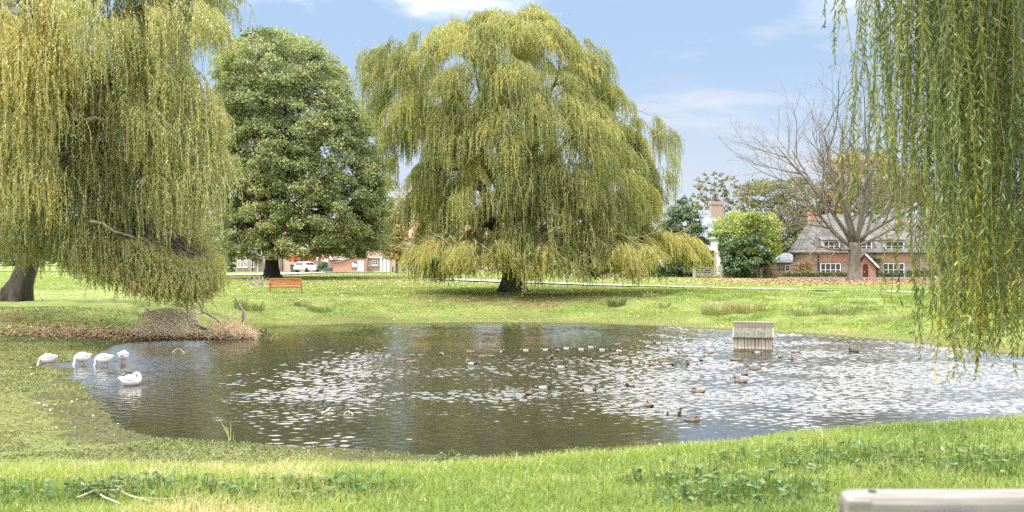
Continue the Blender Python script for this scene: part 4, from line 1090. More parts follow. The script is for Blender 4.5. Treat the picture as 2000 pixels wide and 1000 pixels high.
# slate roofed white house
Y = 136.0; k_ = Y/2000
root, rf, Wd = house('white_house', 'white rendered house with a grey slate roof and a tall brick chimney', 1240, 1424, Y, 6.0-1.1, 3.75, 8.5, M['render'], M['slate'])
bz = root.location.z
def lx(px): return (px-1240)*k_
def lz(py): return CAM_Z-(py-500)*k_-bz
c = MB(); c.box(lx(1399), lx(1422), 3.1, 5.0, 4.5, lz(397)); c.box(lx(1398), lx(1423), 3.0, 5.1, lz(397), lz(391)); c.build('chimney', M['brick'], rf)
for a_ in (1300, 1345, 1400): window(root, lx(a_), lx(a_)+1.2, 3.0, 4.2, 2, 2)
window(root, lx(1408), lx(1408)+1.1, .8, 2.0, 2, 2); window(root, lx(1340), lx(1340)+1.1, .8, 2.0, 2, 2)
pm = MB(); pm.box(lx(1393), lx(1398), -.12, 0, -.2, lz(490)); pm.build('brick_pier', M['brick_orange'], root)
# outbuilding with hipped grey roof
root, rf, Wd = house('outbuilding', 'small brick outbuilding with a pale hipped roof behind the garden wall', 1518, 1567, 121, 1.9, .95, 3.0, M['brick'], M['slate'], cat='outbuilding', hip=1.2)
window(root, .9, 1.5, .7, 1.4, 1, 2)
# far cottages on the left; 150 m
Y = 150.0; k_ = Y/2000
root, rf, Wd = house('stone_cottage', 'brown stone cottage with a dark timber porch, left of the oak trunk', 454, 546, Y, 5.4, 3.2, 7.5, M['stone'], M['redtile'])
bz = root.location.z
def lx(px): return (px-454)*k_
def lz(py): return CAM_Z-(py-500)*k_-bz
for a_, b_ in ((463.5,471), (475.5,483), (491.5,496.5), (532,539)): window(root, lx(a_), lx(b_), lz(522), lz(508.5), 2, 3)
for a_, b_ in ((464,471), (493.5,499), (504.5,511.5), (532,539)): window(root, lx(a_), lx(b_), lz(497.5), lz(486), 2, 3)
pr = MB(); pr.prism([(lx(496),lz(508)),(lx(504),lz(501)),(lx(513),lz(508)),(lx(513),lz(510)),(lx(504),lz(503)),(lx(496),lz(510))], -1.6, -.01)
for q in (498, 511): pr.bar((lx(q),-1.5,-.2),(lx(q),-1.5,lz(509)), .13, .13)
pr.build('porch', M['iron'], root)
pr = MB(); pr.box(lx(502.5), lx(508), -.05, .0, -.1, 2.05); d_ = pr.build('door', M['white'], root)
pr = MB(); pr.box(lx(507), lx(507.4), -.1, -.055, .9, 1.1); pr.build('handle', M['brass'], d_)
chimney(rf, 1.0, 3.7, 7, 10.0); chimney(rf, Wd-1.0, 3.7, 7, 10.0)
root, rf, Wd = house('pale_brick_house', 'pale brick house wall behind the orange acer and white car', 546.6, 610, Y+.5, 5.6, 3.0, 7, M['brick_pale'], M['redtile'])
bz = root.location.z
window(root, 1.2, 1.9, 3.4, 4.5, 2, 2); window(root, 3.4, 4.1, 3.4, 4.5, 2, 2)
pr = MB(); pr.bar((.05+ .35,-.07,-.2),(.40,-.07,5.3), .1, .1); pr.build('drainpipe', M['iron'], root)
chimney(rf, 2.2, 3.5, 7, 9.6)
root, rf, Wd = house('brick_house', 'brick house with white upper window behind the gabled garage', 617, 742, Y+6, 4.7, 3.4, 7, M['brick_pale'], M['redtile'])
bz = root.location.z; k_ = (Y+6)/2000
def lx(px): return (px-617)*k_
def lz(py): return CAM_Z-(py-500)*k_-bz
window(root, lx(656), lx(668), lz(506), lz(496), 3, 2); window(root, lx(700), lx(712), lz(503), lz(493), 3, 2)
chimney(rf, 3, 3.5, 7, 9.4)
# gabled garage facing us
def gable(name, label, pxl, pxr, Y, eh, gh, depth, wall, roof):
    x0 = (pxl-1000)/2000*Y; x1 = (pxr-1000)/2000*Y; bz = gz((x0+x1)/2, Y); W_ = x1-x0
    root = tag(empty(name, (x0, Y, bz)), label, 'garage')
    b = MB(); b.prism([(0,-.4),(W_,-.4),(W_,eh),(W_/2,gh),(0,eh)], 0, depth); b.build('wall', wall, root)
    r = MB()
    r.prism([(W_/2,gh+.02),(-.35,eh-.32),(-.35,eh-.18),(W_/2,gh+.2)], -.15, depth); r.prism([(W_/2+.002,gh+.02),(W_+.35,eh-.32),(W_+.35,eh-.18),(W_/2+.002,gh+.2)], -.15, depth)
    rf = r.build('roof', roof, root)
    q = MB(); q.bar((-.35,-.19,eh-.27),(W_/2,-.19,gh+.1), .07, .24); q.bar((W_/2,-.19,gh+.1),(W_+.35,-.19,eh-.27), .07, .24); q.build('barge_board', M['white'], rf)
    return root, W_
groot, W_ = gable('garage', 'small brick garage with a white edged gable behind the round bush', 624, 644, 147, 2.0, 3.5, 5, M['brick_orange'], M['redtile'])
pr = MB(); pr.box(.25, W_-.25, -.05, 0, -.1, 1.8); pr.build('garage_door', M['grey_paint'], groot)
# long low brick building with a shallow roof, notice board and white door
Y = 138.0; k_ = Y/2000; x0 = (651-1000)*k_; bz = gz(x0+5, Y)
root = tag(empty('brick_workshop', (x0, Y, bz)), 'low orange brick workshop with a notice board and a pale door', 'building')
def lx(px): return (px-651)*k_
def lz(py): return CAM_Z-(py-500)*k_-bz
b = MB(); b.prism([(0,-.5),(lx(715),-.5),(lx(715),lz(503)),(lx(690),lz(502)),(lx(668),lz(511)),(0,lz(513))], 0, 6); b.build('wall', M['brick_orange'], root)
r = MB(); r.prism([(-.2,lz(513.5)),(lx(668),lz(511.2)),(lx(690),lz(502.2)),(lx(690),lz(501)),(lx(668),lz(509.8)),(-.2,lz(512))], -.2, 6.2); r.prism([(lx(690)+.003,lz(502.2)),(lx(716),lz(503.2)),(lx(716),lz(502)),(lx(690)+.003,lz(501))], -.2, 6.2); r.build('roof', M['slate'], root)
pr = MB(); pr.box(lx(686.5), lx(697.5), -.09, 0, lz(523.5), lz(512)); bo = pr.build('notice_board', M['bark'], root)
pr = MB(); pr.box(lx(687.5), lx(691.5), -.105, -.093, lz(522), lz(513)); pr.box(lx(692.5), lx(696.8), -.105, -.093, lz(522), lz(515)); pr.build('notice', M['white'], bo)
pr = MB(); pr.box(lx(698.5), lx(711), -.12, 0, lz(530), lz(509)); dr = pr.build('door', M['grey_paint'], root)
pr = MB(); pr.box(lx(704), lx(709), -.135, -.123, lz(518), lz(513)); sg = pr.build('door_sign', M['iron'], dr)
pr = MB(); pr.box(lx(704.5), lx(708.5), -.142, -.137, lz(517.4), lz(515.8)); pr.box(lx(704.5), lx(708.5), -.142, -.137, lz(515.2), lz(513.6)); pr.build('sign_face', M['white'], sg)
# neighbour with small windows and grey posts
Y = 140.0; k_ = Y/2000; x0 = (715.6-1000)*k_; bz = gz(x0+2, Y)
root = tag(empty('shopfront', (x0, Y, bz)), 'small brick shop with a flat grey fascia and pale posts beside the workshop', 'building')
def lx(px): return (px-715.6)*k_
def lz(py): return CAM_Z-(py-500)*k_-bz
b = MB(); b.box(0, lx(757), 0, 6, -.5, lz(504)); b.build('wall', M['brick_pale'], root)
r = MB(); r.box(lx(718), lx(743), -.35, 6.1, lz(504)+.004, lz(502.5)); r.box(lx(743.5), lx(761), -.9, 6.1, lz(505), lz(501.5)+.05); r.build('fascia', M['grey_paint'], root)
window(root, lx(716.5), lx(721.5), lz(519), lz(509), 1, 1); window(root, lx(726), lx(738), lz(518), lz(508), 3, 2)
for a_ in (743.5, 750, 756.5):
    pr = MB(); pr.box(lx(a_), lx(a_)+.35, -.85, -.5, -.3, lz(505)-.004); pr.build('post', M['grey_paint'], root)
pr = MB(); pr.box(lx(752), lx(754.5), -.06, 0, -.1, 2.0); pr.build('door', simple('brown_door', (.30,.16,.09), .6), root)
# long brick house behind the willow
root, rf, Wd = house('long_brick_house', 'long red brick house with tall sash windows partly hidden by the central willow', 757.5, 1060, 150, 4.9, 3.4, 8, M['brick_pale'], M['redtile'])
bz = root.location.z; k_ = 150/2000
def lx(px): return (px-757.5)*k_
def lz(py): return CAM_Z-(py-500)*k_-bz
for a_ in (803, 828, 866, 905, 945, 985): window(root, lx(a_), lx(a_+12.5), lz(525), lz(504), 2, 4, fw=.22)
for a_ in (783, 828, 905): window(root, lx(a_), lx(a_+10), lz(492), lz(483), 2, 2)
chimney(rf, 4, 4, 6.5, 9.5)
# white van-like garden building far left seen under the willow
root, rf, Wd = house('left_cottage', 'red brick cottage seen low under the left willow', 150, 330, 158, 5.0, 3.2, 7, M['brick'], M['redtile'])
for a_ in (1.5, 4.5, 9.0, 12): window(root, a_, a_+1.2, .9, 2.2, 2, 2)
chimney(rf, 3, 3.5, 6.5, 9.3)

# ---------------------------------------------------------------- walls, gate, railings
def wall_run(name, label, pa, pb, Y, h, mt, cat='wall', th=.3, cap=True, yb=None):
    xa = (pa-1000)/2000*Y; xb = (pb-1000)/2000*Y; bz = gz((xa+xb)/2, Y)
    root = tag(empty(name, (xa, Y, bz)), label, cat)
    b = MB(); b.box(0, xb-xa, 0, th, -.6, h); b.build('wall', mt, root)
    if cap:
        c = MB(); c.box(-.02, xb-xa+.02, -.05, th+.05, h+.003, h+.08); c.build('coping', M['stone'], root)
    return root
wall_run('garden_wall', 'low brick wall directly right of the central willow trunk', 1090, 1153, 119, .62, M['brick_pale'])
wall_run('garden_wall', 'low brick wall behind the right side of the willow skirt', 1173, 1256, 119, .66, M['brick_pale'])
wall_run('garden_wall', 'low ivy topped wall between the field gate and the curved wall', 1414, 1479, 117, .52, M['brick'])
wall_run('kerb_wall', 'very low stone wall in front of the brick cottage', 1521, 1940, 108.6, .22, M['stone'], cap=False)
def hedge(name, label, pa, pb, Y, h, d, n, mt, s=.10):
    xa = (pa-1000)/2000*Y; xb = (pb-1000)/2000*Y
    x = RNG.uniform(xa, xb, n); hh_ = h*(.75+.5*fbm(x*1.3, x*0+Y, 3)); z = gz((xa+xb)/2, Y)+hh_*RNG.random(n)**.6; y = Y+RNG.uniform(-d/2, d/2, n)
    A = RNG.normal(0, 1, (n, 3)); A /= np.linalg.norm(A, axis=1)[:, None]; B = np.cross(A, RNG.normal(0, 1, (n, 3))); B /= np.linalg.norm(B, axis=1)[:, None]
    C = np.stack([x, y, z], 1); V = np.stack([C-A*s, C+B*s*.6, C+A*s, C-B*s*.6], 1).reshape(-1, 3)
    return tag(link(name, mesh_np(name, V, np.arange(4*n).reshape(-1, 4), attrs={'tint': np.repeat(RNG.random(n), 4)}), mt), label, 'hedge')
hedge('hedge', 'dark clipped hedge behind the low walls right of the willow', 1150, 1352, 120.5, 1.25, .9, 9000, M['evergreen'])
hedge('hedge', 'tall dark hedge filling the gap behind the field gate', 1296, 1393, 122.5, 3.0, 1.0, 15000, M['evergreen'])
hedge('hedge', 'low dark ivy on the wall right of the field gate', 1412, 1482, 118, .85, .8, 3600, M['ivyleaf'])
hedge('hedge', 'low green border in front of the brick cottage windows', 1525, 1660, 109.6, .85, .7, 4200, M['browngreen'], s=.08)
hedge('hedge', 'clipped green shrubs under the right cottage window', 1722, 1765, 109.7, .6, .6, 1800, M['evergreen'], s=.08)
hedge('hedge', 'dark shrubs at the corner of the brick cottage', 1770, 1830, 109.7, .95, .8, 2200, M['evergreen'], s=.09)
hedge('hedge', 'straw coloured garden plants behind the railings', 1558, 1584, 110.6, 1.9, .8, 1500, M['autumn'], s=.09)
hedge('hedge', 'dark hedge seen under the left willow', 130, 330, 112, 1.3, .8, 5000, M['evergreen'])
# curved garden wall
Y = 116.0; xa = (1478-1000)/2000*Y; bz = gz(xa, Y)
b = MB(); pl = [(0,-.4)]; Wc = (1524-1478)/2000*Y
pl = [(0,-.4),(Wc,-.4),(Wc,.5),(Wc*.9,.75),(Wc*.75,1.15),(Wc*.6,1.75),(Wc*.45,1.98),(Wc*.2,2.02),(0,1.85)]
b.prism(pl, 0, .35); o_ = b.build('curved_wall', M['brick_orange']); o_.location = (xa, Y, bz); tag(o_, 'old patched brick garden wall with a curved top beside the shrub', 'wall')
wall_run('garden_wall', 'taller brick garden wall beside the outbuilding', 1545, 1560, 116, 1.5, M['brick'])
pm = MB(); o_ = MB().box(0, .38, 0, .38, -.3, 1.15).build('gate_pillar', M['brick']); o_.location = ((1484-1000)/2000*115.4, 115.4, bz); tag(o_, 'short brick pillar in front of the curved wall', 'pillar')
ir = tag(empty('railings', ((1490-1000)/2000*115, 115, bz)), 'black iron railings in front of the curved wall and outbuilding', 'railings')
W_ = (1600-1490)/2000*115
q = MB(); q.bar((0,0,.95),(W_,0,.95), .04, .04); q.bar((0,0,.25),(W_,0,.25), .04, .04); q.build('rail', M['iron'], ir)
q = MB()
for i in range(58): q.tube([(i*W_/57, 0, -.1), (i*W_/57, 0, 1.1)], [.016, .012], 5)
q.build('bars', M['iron'], ir)
# field gate
def gate(label, pa, pb, Y, h=1.2):
    xa = (pa-1000)/2000*Y; xb = (pb-1000)/2000*Y; W_ = xb-xa
    root = tag(empty('field_gate', (xa, Y, gz(xa, Y))), label, 'gate')
    for x_, w_, hh_ in ((0, .30, 1.55), (W_, .26, 1.4)):
        q = MB(); q.box(x_-w_/2, x_+w_/2, -w_/2, w_/2, -.4, hh_-.05); q.box(x_-w_/2+.03, x_+w_/2-.03, -w_/2+.03, w_/2-.03, hh_-.05, hh_); q.build('gate_post', M['wood_grey'], root)
    for z_ in (.22, .46, .70, .94, 1.17):
        q = MB(); q.box(.17, W_-.15, -.02, .02, z_-.045, z_+.045); q.build('rail', M['wood_grey'], root)
    for a_, b_ in (((.2,.2),(W_/2,1.15)), ((W_/2,1.15),(W_-.2,.2)), ((.2,1.1),(W_/2,.2)), ((W_/2,.2),(W_-.2,1.1))):
        q = MB(); q.bar((a_[0],-.045,a_[1]),(b_[0],-.045,b_[1]), .04, .08); q.build('brace', M['wood_grey'], root)
gate('wooden five bar field gate between two posts', 1356, 1408, 116)
# dark iron garden gate and fence behind the skirt
ig = tag(empty('iron_gate', ((1154-1000)/2000*119, 119, gz(9, 119))), 'dark iron garden gate between the two low brick walls', 'gate')
q = MB()
for i in range(11): q.tube([(i*.11, 0, -.1), (i*.11, 0, 1.05)], [.014, .014], 5)
q.build('bars', M['iron'], ig); q = MB(); q.bar((0,0,.9),(1.1,0,.9), .04, .04); q.bar((0,0,.15),(1.1,0,.15), .04, .04); q.build('rail', M['iron'], ig)

# ---------------------------------------------------------------- benches
def bench(label, W_=2.05, mt='bench', nslat=4, plaque='brass', plaque_back=False, name='wooden_bench', thick=.0):
    """local frame: faces -y, centre at origin"""
    root = tag(empty(name, (0,0,0)), label, 'bench', 'park benches')
    h = W_/2
    for s in (-1, 1):
        q = MB(); q.prism_x([(-.25,-.05),(-.17,-.05),(-.17,.62),(-.25,.62)], s*h-.035, s*h+.035); q.build('leg', M[mt], root, bevel=.006)
        q = MB(); q.prism_x([(.20,-.05),(.28,-.05),(.28,.45),(.36,.96),(.29,.97),(.20,.45)], s*h-.035, s*h+.035); q.build('leg', M[mt], root, bevel=.006)
        q = MB(); q.box(s*h-.045, s*h+.045, -.31, .255, .623, .665); q.build('armrest', M[mt], root, bevel=.01)
        q = MB(); q.box(s*h-.03, s*h+.03, -.168, .198, .10, .16); q.build('stretcher', M[mt], root)
    q = MB()
    for i in range(5): q.box(-h+.036, h-.036, -.245+i*.092, -.245+i*.092+.078, .42, .445)
    q.box(-h+.037, h-.037, -.245, -.215, .335, .418); q.build('seat', M[mt], root, bevel=.005)
    q = MB()
    for i in range(nslat-1):
        z_ = .505+i*.345/(nslat-1); y_ = .232+(z_-.45)*.14
        q.box(-h+.036, h-.036, y_, y_+.022, z_, z_+.27/(nslat-1)*.92)
    tz = .875 
    q.build('backrest', M[mt], root, bevel=.004)
    q = MB(); q.box(-h-.035, h+.035, .285-thick, .345+thick*.3, tz, .975); q.build('top_rail', M[mt], root, bevel=.014+thick*.4)
    q = MB()
    if plaque_back: q.box(.47, .61, .352, .364, tz+.0, .928)
    else: q.box(-.13, .07, .276, .283, tz+.03, .955)
    q.build('plaque', M[plaque], root)
    for s in (-1, 1): MB().tube([(s*(h-.05), .315, .97), (s*(h-.05), .315, .979)], [.012, .012], 10).build('bolt', M['iron'], root)
    return root
gx, gy, g0 = ground(558, 572)
b_ = bench('orange brown wooden park bench on the green facing the pond')
b_.location = (gx, gy, g0-.0); b_.rotation_euler = (0, 0, R(9)); b_.scale = (1.0, 1, 1.0)
b2 = bench('weathered grey bench seen close from behind at the lower right corner', W_=1.6, mt='bench_grey', plaque='black_plastic', plaque_back=True, thick=.035)
b2.location = (1.80, 3.30, gz(1.8, 3.3)-.045); b2.rotation_euler = (0, 0, R(180))
# ---------------------------------------------------------------- the duck house
Y = 38.9; s = Y/2000; x0 = (1434-1000)*s; Wd = 72*s
dh = tag(empty('duck_house', (x0, Y, 0), R(-14)), 'slatted wooden duck house with a mossy corrugated roof standing in the pond', 'duck house')
q = MB(); n = 11; pw = Wd/n; zt = .52
for i in range(n):
    g_ = .006 if i not in (3, 5, 6, 8) else .012
    q.box(i*pw+g_*(1+.8*math.sin(i*2.3)), (i+1)*pw-g_, -.011+.004*(i % 2), .011, .02+.012*((i*5) % 4), zt)
q.build('front_planks', M['plank'], dh)
q = MB()
for x_ in (0, Wd): q.prism_x([(.02,-.2),(1.1,-.2),(1.1,.5),(.56,.95),(.02,.5)], x_-.012, x_+.012)
q.box(.02, Wd-.02, 1.085, 1.105, -.2, .5); q.build('side_panel', M['plank_moss'], dh)
q = MB(); q.box(-.02, Wd+.02, -.05, -.015, -.10, .085); q.box(.1, .22, .1, .2, -.6, .1); q.box(Wd-.22, Wd-.1, .1, .2, -.6, .1); q.box(.1, .22, .9, 1.0, -.6, .1); q.box(Wd-.22, Wd-.1, .9, 1.0, -.6, .1); q.build('base_beam', M['plank_moss'], dh)
# corrugated sheets
def corr(y0, z0, y1, z1):
    nx = 130; vs = []; fs = []
    for side in (0, 1):
        for j, (y_, z_) in enumerate(((y0, z0), (y1, z1))):
            for i in range(nx+1):
                x_ = -.02+(Wd+.04)*i/nx; w_ = .018*math.cos(x_/(Wd+.04)*2*math.pi*12)
                vs.append((x_, y_-w_*.6, z_+w_+(.012 if side else 0)))
    for i in range(nx):
        fs.append((i, i+1, nx+2+i, nx+1+i)); o2 = 2*(nx+1); fs.append((o2+i, o2+nx+1+i, o2+nx+2+i, o2+i+1)); fs.append((i, o2+i, o2+i+1, i+1))
    return vs, fs
q = MB(); q.add(*corr(-.14, .52, .56, 1.02)); q.add(*corr(1.26, .52, .56, 1.02)); q.build('roof', M['corrug'], dh, smooth=True)
q = MB(); q.box(-.05, Wd+.05, .33, .36, .875, 1.047); q.box(-.05, Wd+.05, .32, .80, 1.05, 1.075); q.box(-.05, Wd+.05, .76, .79, .875, 1.047); q.build('ridge_board', M['plank_moss'] if 0 else simple('grey_ridge', (.22,.18,.15), .8, stretch=(.2,1,1)), dh)
q = MB(); q.bar((-.03,-.10,.50),(-.03,.50,.96), .03, .08); q.bar((Wd+.03,-.10,.50),(Wd+.03,.50,.96), .03, .08); q.build('roof_edge', M['plank'], dh)
# ---------------------------------------------------------------- birds
M['plumage'] = col_mat('plumage', .6)
def loft(secs, colf, scale=1.0, n=12):
    """secs: (x, z, half width, half height); one closed surface running from the tail tip to the bill tip"""
    S = np.array(secs, float)
    # resample for smoothness
    t = np.arange(len(S)); tt = np.linspace(0, len(S)-1, (len(S)-1)*3+1)
    def cr(v):
        out = []
        for u in tt:
            i = min(int(u), len(S)-2); f = u-i
            p0, p1, p2, p3 = v[max(i-1, 0)], v[i], v[i+1], v[min(i+2, len(S)-1)]
            out.append(.5*((2*p1)+(-p0+p2)*f+(2*p0-5*p1+4*p2-p3)*f*f+(-p0+3*p1-3*p2+p3)*f**3))
        return np.array(out)
    X, Z, Wd, H = [cr(S[:, k]) for k in range(4)]
    Wd = np.maximum(Wd, .002); H = np.maximum(H, .002)
    tx = np.gradient(X); tz = np.gradient(Z); l = np.hypot(tx, tz)+1e-9; tx /= l; tz /= l
    V = []; C = []
    for i in range(len(tt)):
        for j in range(n):
            a = 2*math.pi*j/n
            y = math.cos(a)*Wd[i]; h = math.sin(a)*H[i]
            V.append((X[i]-tz[i]*h, y, Z[i]+tx[i]*h)); C.append(colf(tt[i], math.sin(a), abs(math.cos(a))))
    F = []
    for i in range(len(tt)-1):
        for j in range(n):
            j2 = (j+1) % n; F.append((i*n+j, i*n+j2, (i+1)*n+j2, (i+1)*n+j))
    return np.array(V)*scale, F, C
DUCK = [(-.27,.085,.010,.006),(-.22,.07,.04,.018),(-.15,.045,.085,.05),(-.05,.03,.112,.075),(.06,.03,.108,.082),(.135,.045,.078,.07)]
POSE = {'up':   [(.172,.078,.048,.05),(.18,.118,.031,.033),(.183,.15,.028,.03),(.195,.178,.035,.036),(.222,.185,.034,.034),(.247,.176,.022,.02),(.262,.168,.015,.010),(.295,.160,.014,.006),(.302,.158,.003,.002)],
        'low':  [(.170,.075,.05,.05),(.182,.095,.036,.036),(.19,.112,.032,.032),(.207,.128,.036,.036),(.233,.132,.034,.033),(.257,.122,.022,.02),(.271,.114,.015,.010),(.302,.106,.014,.006),(.309,.104,.003,.002)],
        'tuck': [(.168,.080,.05,.05),(.165,.115,.036,.038),(.150,.138,.032,.034),(.125,.150,.036,.036),(.098,.147,.034,.034),(.075,.137,.022,.02),(.062,.130,.015,.010),(.038,.118,.013,.006),(.03,.115,.003,.002)]}
def duckcol(kind):
    def f(t, up, side):
        if kind == 'coot': return (.012,.012,.014,1) if t < 12 else (.75,.72,.65,1)
        if t > 11.2: return (.55,.50,.08,1) if kind == 'drake' else (.32,.17,.06,1)
        if kind == 'drake':
            if t > 7.9: return (.008,.055,.030,1)
            if t > 7.4: return (.55,.55,.52,1)
            if t > 4.6: return (.055,.028,.018,1)
            if t < .8: return (.6,.6,.58,1)
            if t < 1.7: return (.012,.012,.014,1)
            if up > .75: return (.13,.105,.085,1)
            if up > .45: return (.28,.24,.20,1)
            return (.40,.41,.41,1)
        k = .75+.5*((math.sin(t*23)+math.sin(t*11+side*9+up*7)) > .1)
        b = (.15,.105,.072) if t < 6 else (.18,.135,.09)
        if t > 8.2 and up > .2: b = (.085,.06,.042)
        if up > .7 and t < 5: b = (.10,.075,.052)
        return tuple(min(1, c*k) for c in b)+(1,)
    return f
duck_mesh = {}
def duck(kind, px, py, head, label, pose='up', scale=.80, group=None):
    """head: compass of the bill, degrees, 0 = to the right, 90 = away"""
    key = (kind, pose)
    if key not in duck_mesh:
        sc_ = DUCK+POSE[pose]
        if kind == 'coot': sc_ = [(a, b, c*.85, d_) for a, b, c, d_ in sc_]
        V, F, C = loft(sc_, duckcol(kind))
        me = bpy.data.meshes.new('duck'); me.from_pydata(V.tolist(), [], F)
        at_ = me.attributes.new('col', 'FLOAT_COLOR', 'POINT'); at_.data.foreach_set('color', np.array(C, np.float32).ravel())
        me.polygons.foreach_set('use_smooth', np.ones(len(F), bool)); me.materials.append(M['plumage'])
        duck_mesh[key] = me
    Y = 2000*CAM_Z/(py-500.0)
    o = bpy.data.objects.new({'drake': 'mallard_drake', 'hen': 'mallard_hen', 'coot': 'coot'}[kind], duck_mesh[key]); COL.objects.link(o)
    o.location = ((px-1000)/2000*Y, Y, -.015); o.rotation_euler = (0, 0, R(head)); o.scale = (scale,)*3
    cat = {'drake': 'drake', 'hen': 'duck', 'coot': 'coot'}[kind]
    return tag(o, label, cat, {'drake': 'mallard drakes on the pond', 'hen': 'brown mallard hens on the pond', 'coot': None}[kind])
DK = [
 ('hen',784,704,170,'low','brown hen at the far left of the flock, resting ahead of another hen'),
 ('hen',802,708,10,'low','brown hen just right of the leftmost resting hen'),
 ('drake',862,692,80,'up','drake facing away, leftmost of all the drakes'),
 ('hen',919,688,175,'low','small brown hen right of the leftmost drake'),
 ('hen',943,697,5,'low','brown hen lying low beside the small hen left of centre'),
 ('hen',914,706,100,'up','brown hen half hidden by the drake in front of her'),
 ('drake',923,711,-30,'low','drake turned to the right, touching a hen left of centre'),
 ('drake',982,688,-70,'tuck','sleeping drake with its head tucked, alone left of centre'),
 ('drake',1028,685,0,'up','drake in profile to the right, far from the others near the centre'),
 ('hen',1016,705,10,'low','brown hen by herself below the drake in profile'),
 ('drake',1067,684,-20,'up','drake turned half right beside a pale brown hen'),
 ('hen',1089,686,80,'low','pale brown hen between two drakes at the back'),
 ('drake',1105,681,178,'up','drake facing left, first of the row of four at the back'),
 ('drake',1134,683,176,'up','drake facing left, second of the row of four at the back'),
 ('drake',1153,679,178,'up','drake facing left, farthest of the row of four at the back'),
 ('drake',1175,684,174,'up','drake facing left, last of the row of four at the back'),
 ('drake',1208,686,170,'low','dark drake facing left behind a reddish hen'),
 ('hen',1200,692,0,'low','reddish hen close in front of the dark drake'),
 ('hen',1205,674,20,'low','faint small hen behind the row of four drakes'),
 ('drake',1077,699,-85,'up','drake seen from the front above the swimming green headed drake'),
 ('drake',1094,718,178,'up','drake swimming left with a bright green head and a pale wake'),
 ('drake',1155,707,-95,'up','drake coming straight at the viewer, alone right of centre'),
 ('hen',1265,672,15,'low','hen next to a drake, farthest pair from the viewer'),
 ('drake',1285,671,176,'low','drake facing left, farthest bird next to a hen'),
 ('hen',1323,680,172,'low','brown hen above the small dark drake at the right of the flock'),
 ('drake',1312,686,172,'up','small dark drake facing left under a brown hen'),
 ('hen',1334,696,178,'up','brown hen in profile to the left, upper right of the flock'),
 ('hen',1384,690,165,'up','brown hen by herself between the flock and the duck house'),
 ('hen',1297,707,178,'low','brown hen facing left, upper of the close pair'),
 ('hen',1280,713,176,'low','brown hen facing left, lower of the close pair'),
 ('hen',1312,712,90,'up','small duck seen from behind right of the close pair'),
 ('drake',1240,708,170,'up','drake facing left with a big green head left of the close pair'),
 ('drake',1352,713,178,'up','drake in profile to the left below the upright small drake'),
 ('drake',1372,704,60,'up','small upright drake turned away, right of the drake in profile'),
 ('drake',1223,754,-85,'up','drake with raised wings coming at the viewer'),
 ('drake',1151,764,0,'up','drake in profile to the right beside open dark water'),
 ('drake',1062,758,2,'up','drake swimming right, above a pale hen'),
 ('hen',1033,770,80,'up','pale hen below the drake swimming right'),
 ('hen',1268,793,100,'tuck','brown hen seen from behind at the edge of the dark reflection'),
 ('drake',1316,809,0,'up','nearest drake, in profile to the right beside a large hen'),
 ('hen',1352,822,0,'tuck','nearest and largest hen, head tucked into her back'),
 ('hen',1363,766,150,'tuck','rounded brown hen sleeping alone in the bright water'),
 ('hen',1447,746,178,'up','brown hen with neck raised facing left under the other hens'),
 ('hen',1454,732,95,'low','small hen seen from behind, between two larger hens'),
 ('hen',1475,722,0,'low','brown hen in profile to the right below the duck house'),
 ('hen',1438,704,5,'low','brown hen just below the left corner of the duck house'),
 ('drake',1478,689,175,'low','pale drake close under the front of the duck house'),
 ('drake',1521,698,90,'up','small drake seen from behind right of the duck house'),
 ('hen',1544,702,-90,'up','hen facing the viewer right of the duck house'),
 ('hen',1554,689,5,'low','brown hen farthest right of the duck house hens'),
 ('coot',1668,688,175,'up','small black coot alone on the right of the pond'),
]
for k_, px, py, hd, pose, lb in DK:
    s_ = .88*(.93 if py < 700 else 1.0)
    if py > 800: s_ = .78
    duck(k_, px, py, hd, lb, pose, s_)
# raised wings on the flapping drake: a small separate pair joined in a mesh of its own under it
fl = [o for o in COL.objects if o.get('label') == 'drake with raised wings coming at the viewer'][0]
for s in (-1, 1):
    q = MB(); q.add([(.05,s*.08,.07),(-.12,s*.08,.08),(-.20,s*.30,.15),(-.05,s*.34,.17),(.05,s*.22,.13),(.05,s*.08,.085),(-.12,s*.08,.095),(-.20,s*.30,.162),(-.05,s*.34,.182),(.05,s*.22,.142)],
                    [(0,1,2,3,4),(9,8,7,6,5),(0,5,6,1),(1,6,7,2),(2,7,8,3),(3,8,9,4),(4,9,5,0)])
    q.build('wing', simple('wing_brown', (.16,.13,.11), .7), fl)
# geese
GB = [(-.28,.37,.015,.010),(-.23,.35,.055,.035),(-.15,.32,.12,.10),(-.04,.30,.155,.155),(.09,.30,.15,.155),(.19,.30,.105,.125)]
GP = {'graze': [(.265,.30,.062,.066),(.31,.26,.045,.047),(.34,.20,.038,.040),(.36,.13,.036,.038),(.375,.085,.04,.042),(.39,.045,.036,.038),(.40,.02,.024,.024),(.408,-.005,.018,.016),(.41,-.03,.006,.006)],
      'down':  [(.262,.285,.06,.066),(.29,.235,.045,.047),(.30,.18,.038,.040),(.305,.13,.036,.038),(.318,.095,.04,.042),(.34,.07,.036,.038),(.36,.055,.024,.024),(.38,.04,.018,.016),(.392,.03,.006,.006)],
      'back':  [(.245,.35,.065,.07),(.25,.42,.045,.048),(.225,.47,.038,.04),(.18,.485,.04,.04),(.13,.475,.042,.042),(.10,.455,.034,.034),(.08,.44,.022,.022),(.055,.42,.018,.014),(.04,.41,.006,.006)],
      'preen': [(.235,.36,.06,.066),(.225,.41,.045,.047),(.18,.43,.038,.040),(.12,.42,.038,.038),(.07,.40,.04,.04),(.04,.385,.034,.034),(.02,.37,.022,.022),(.0,.36,.016,.012),(-.01,.355,.006,.006)]}
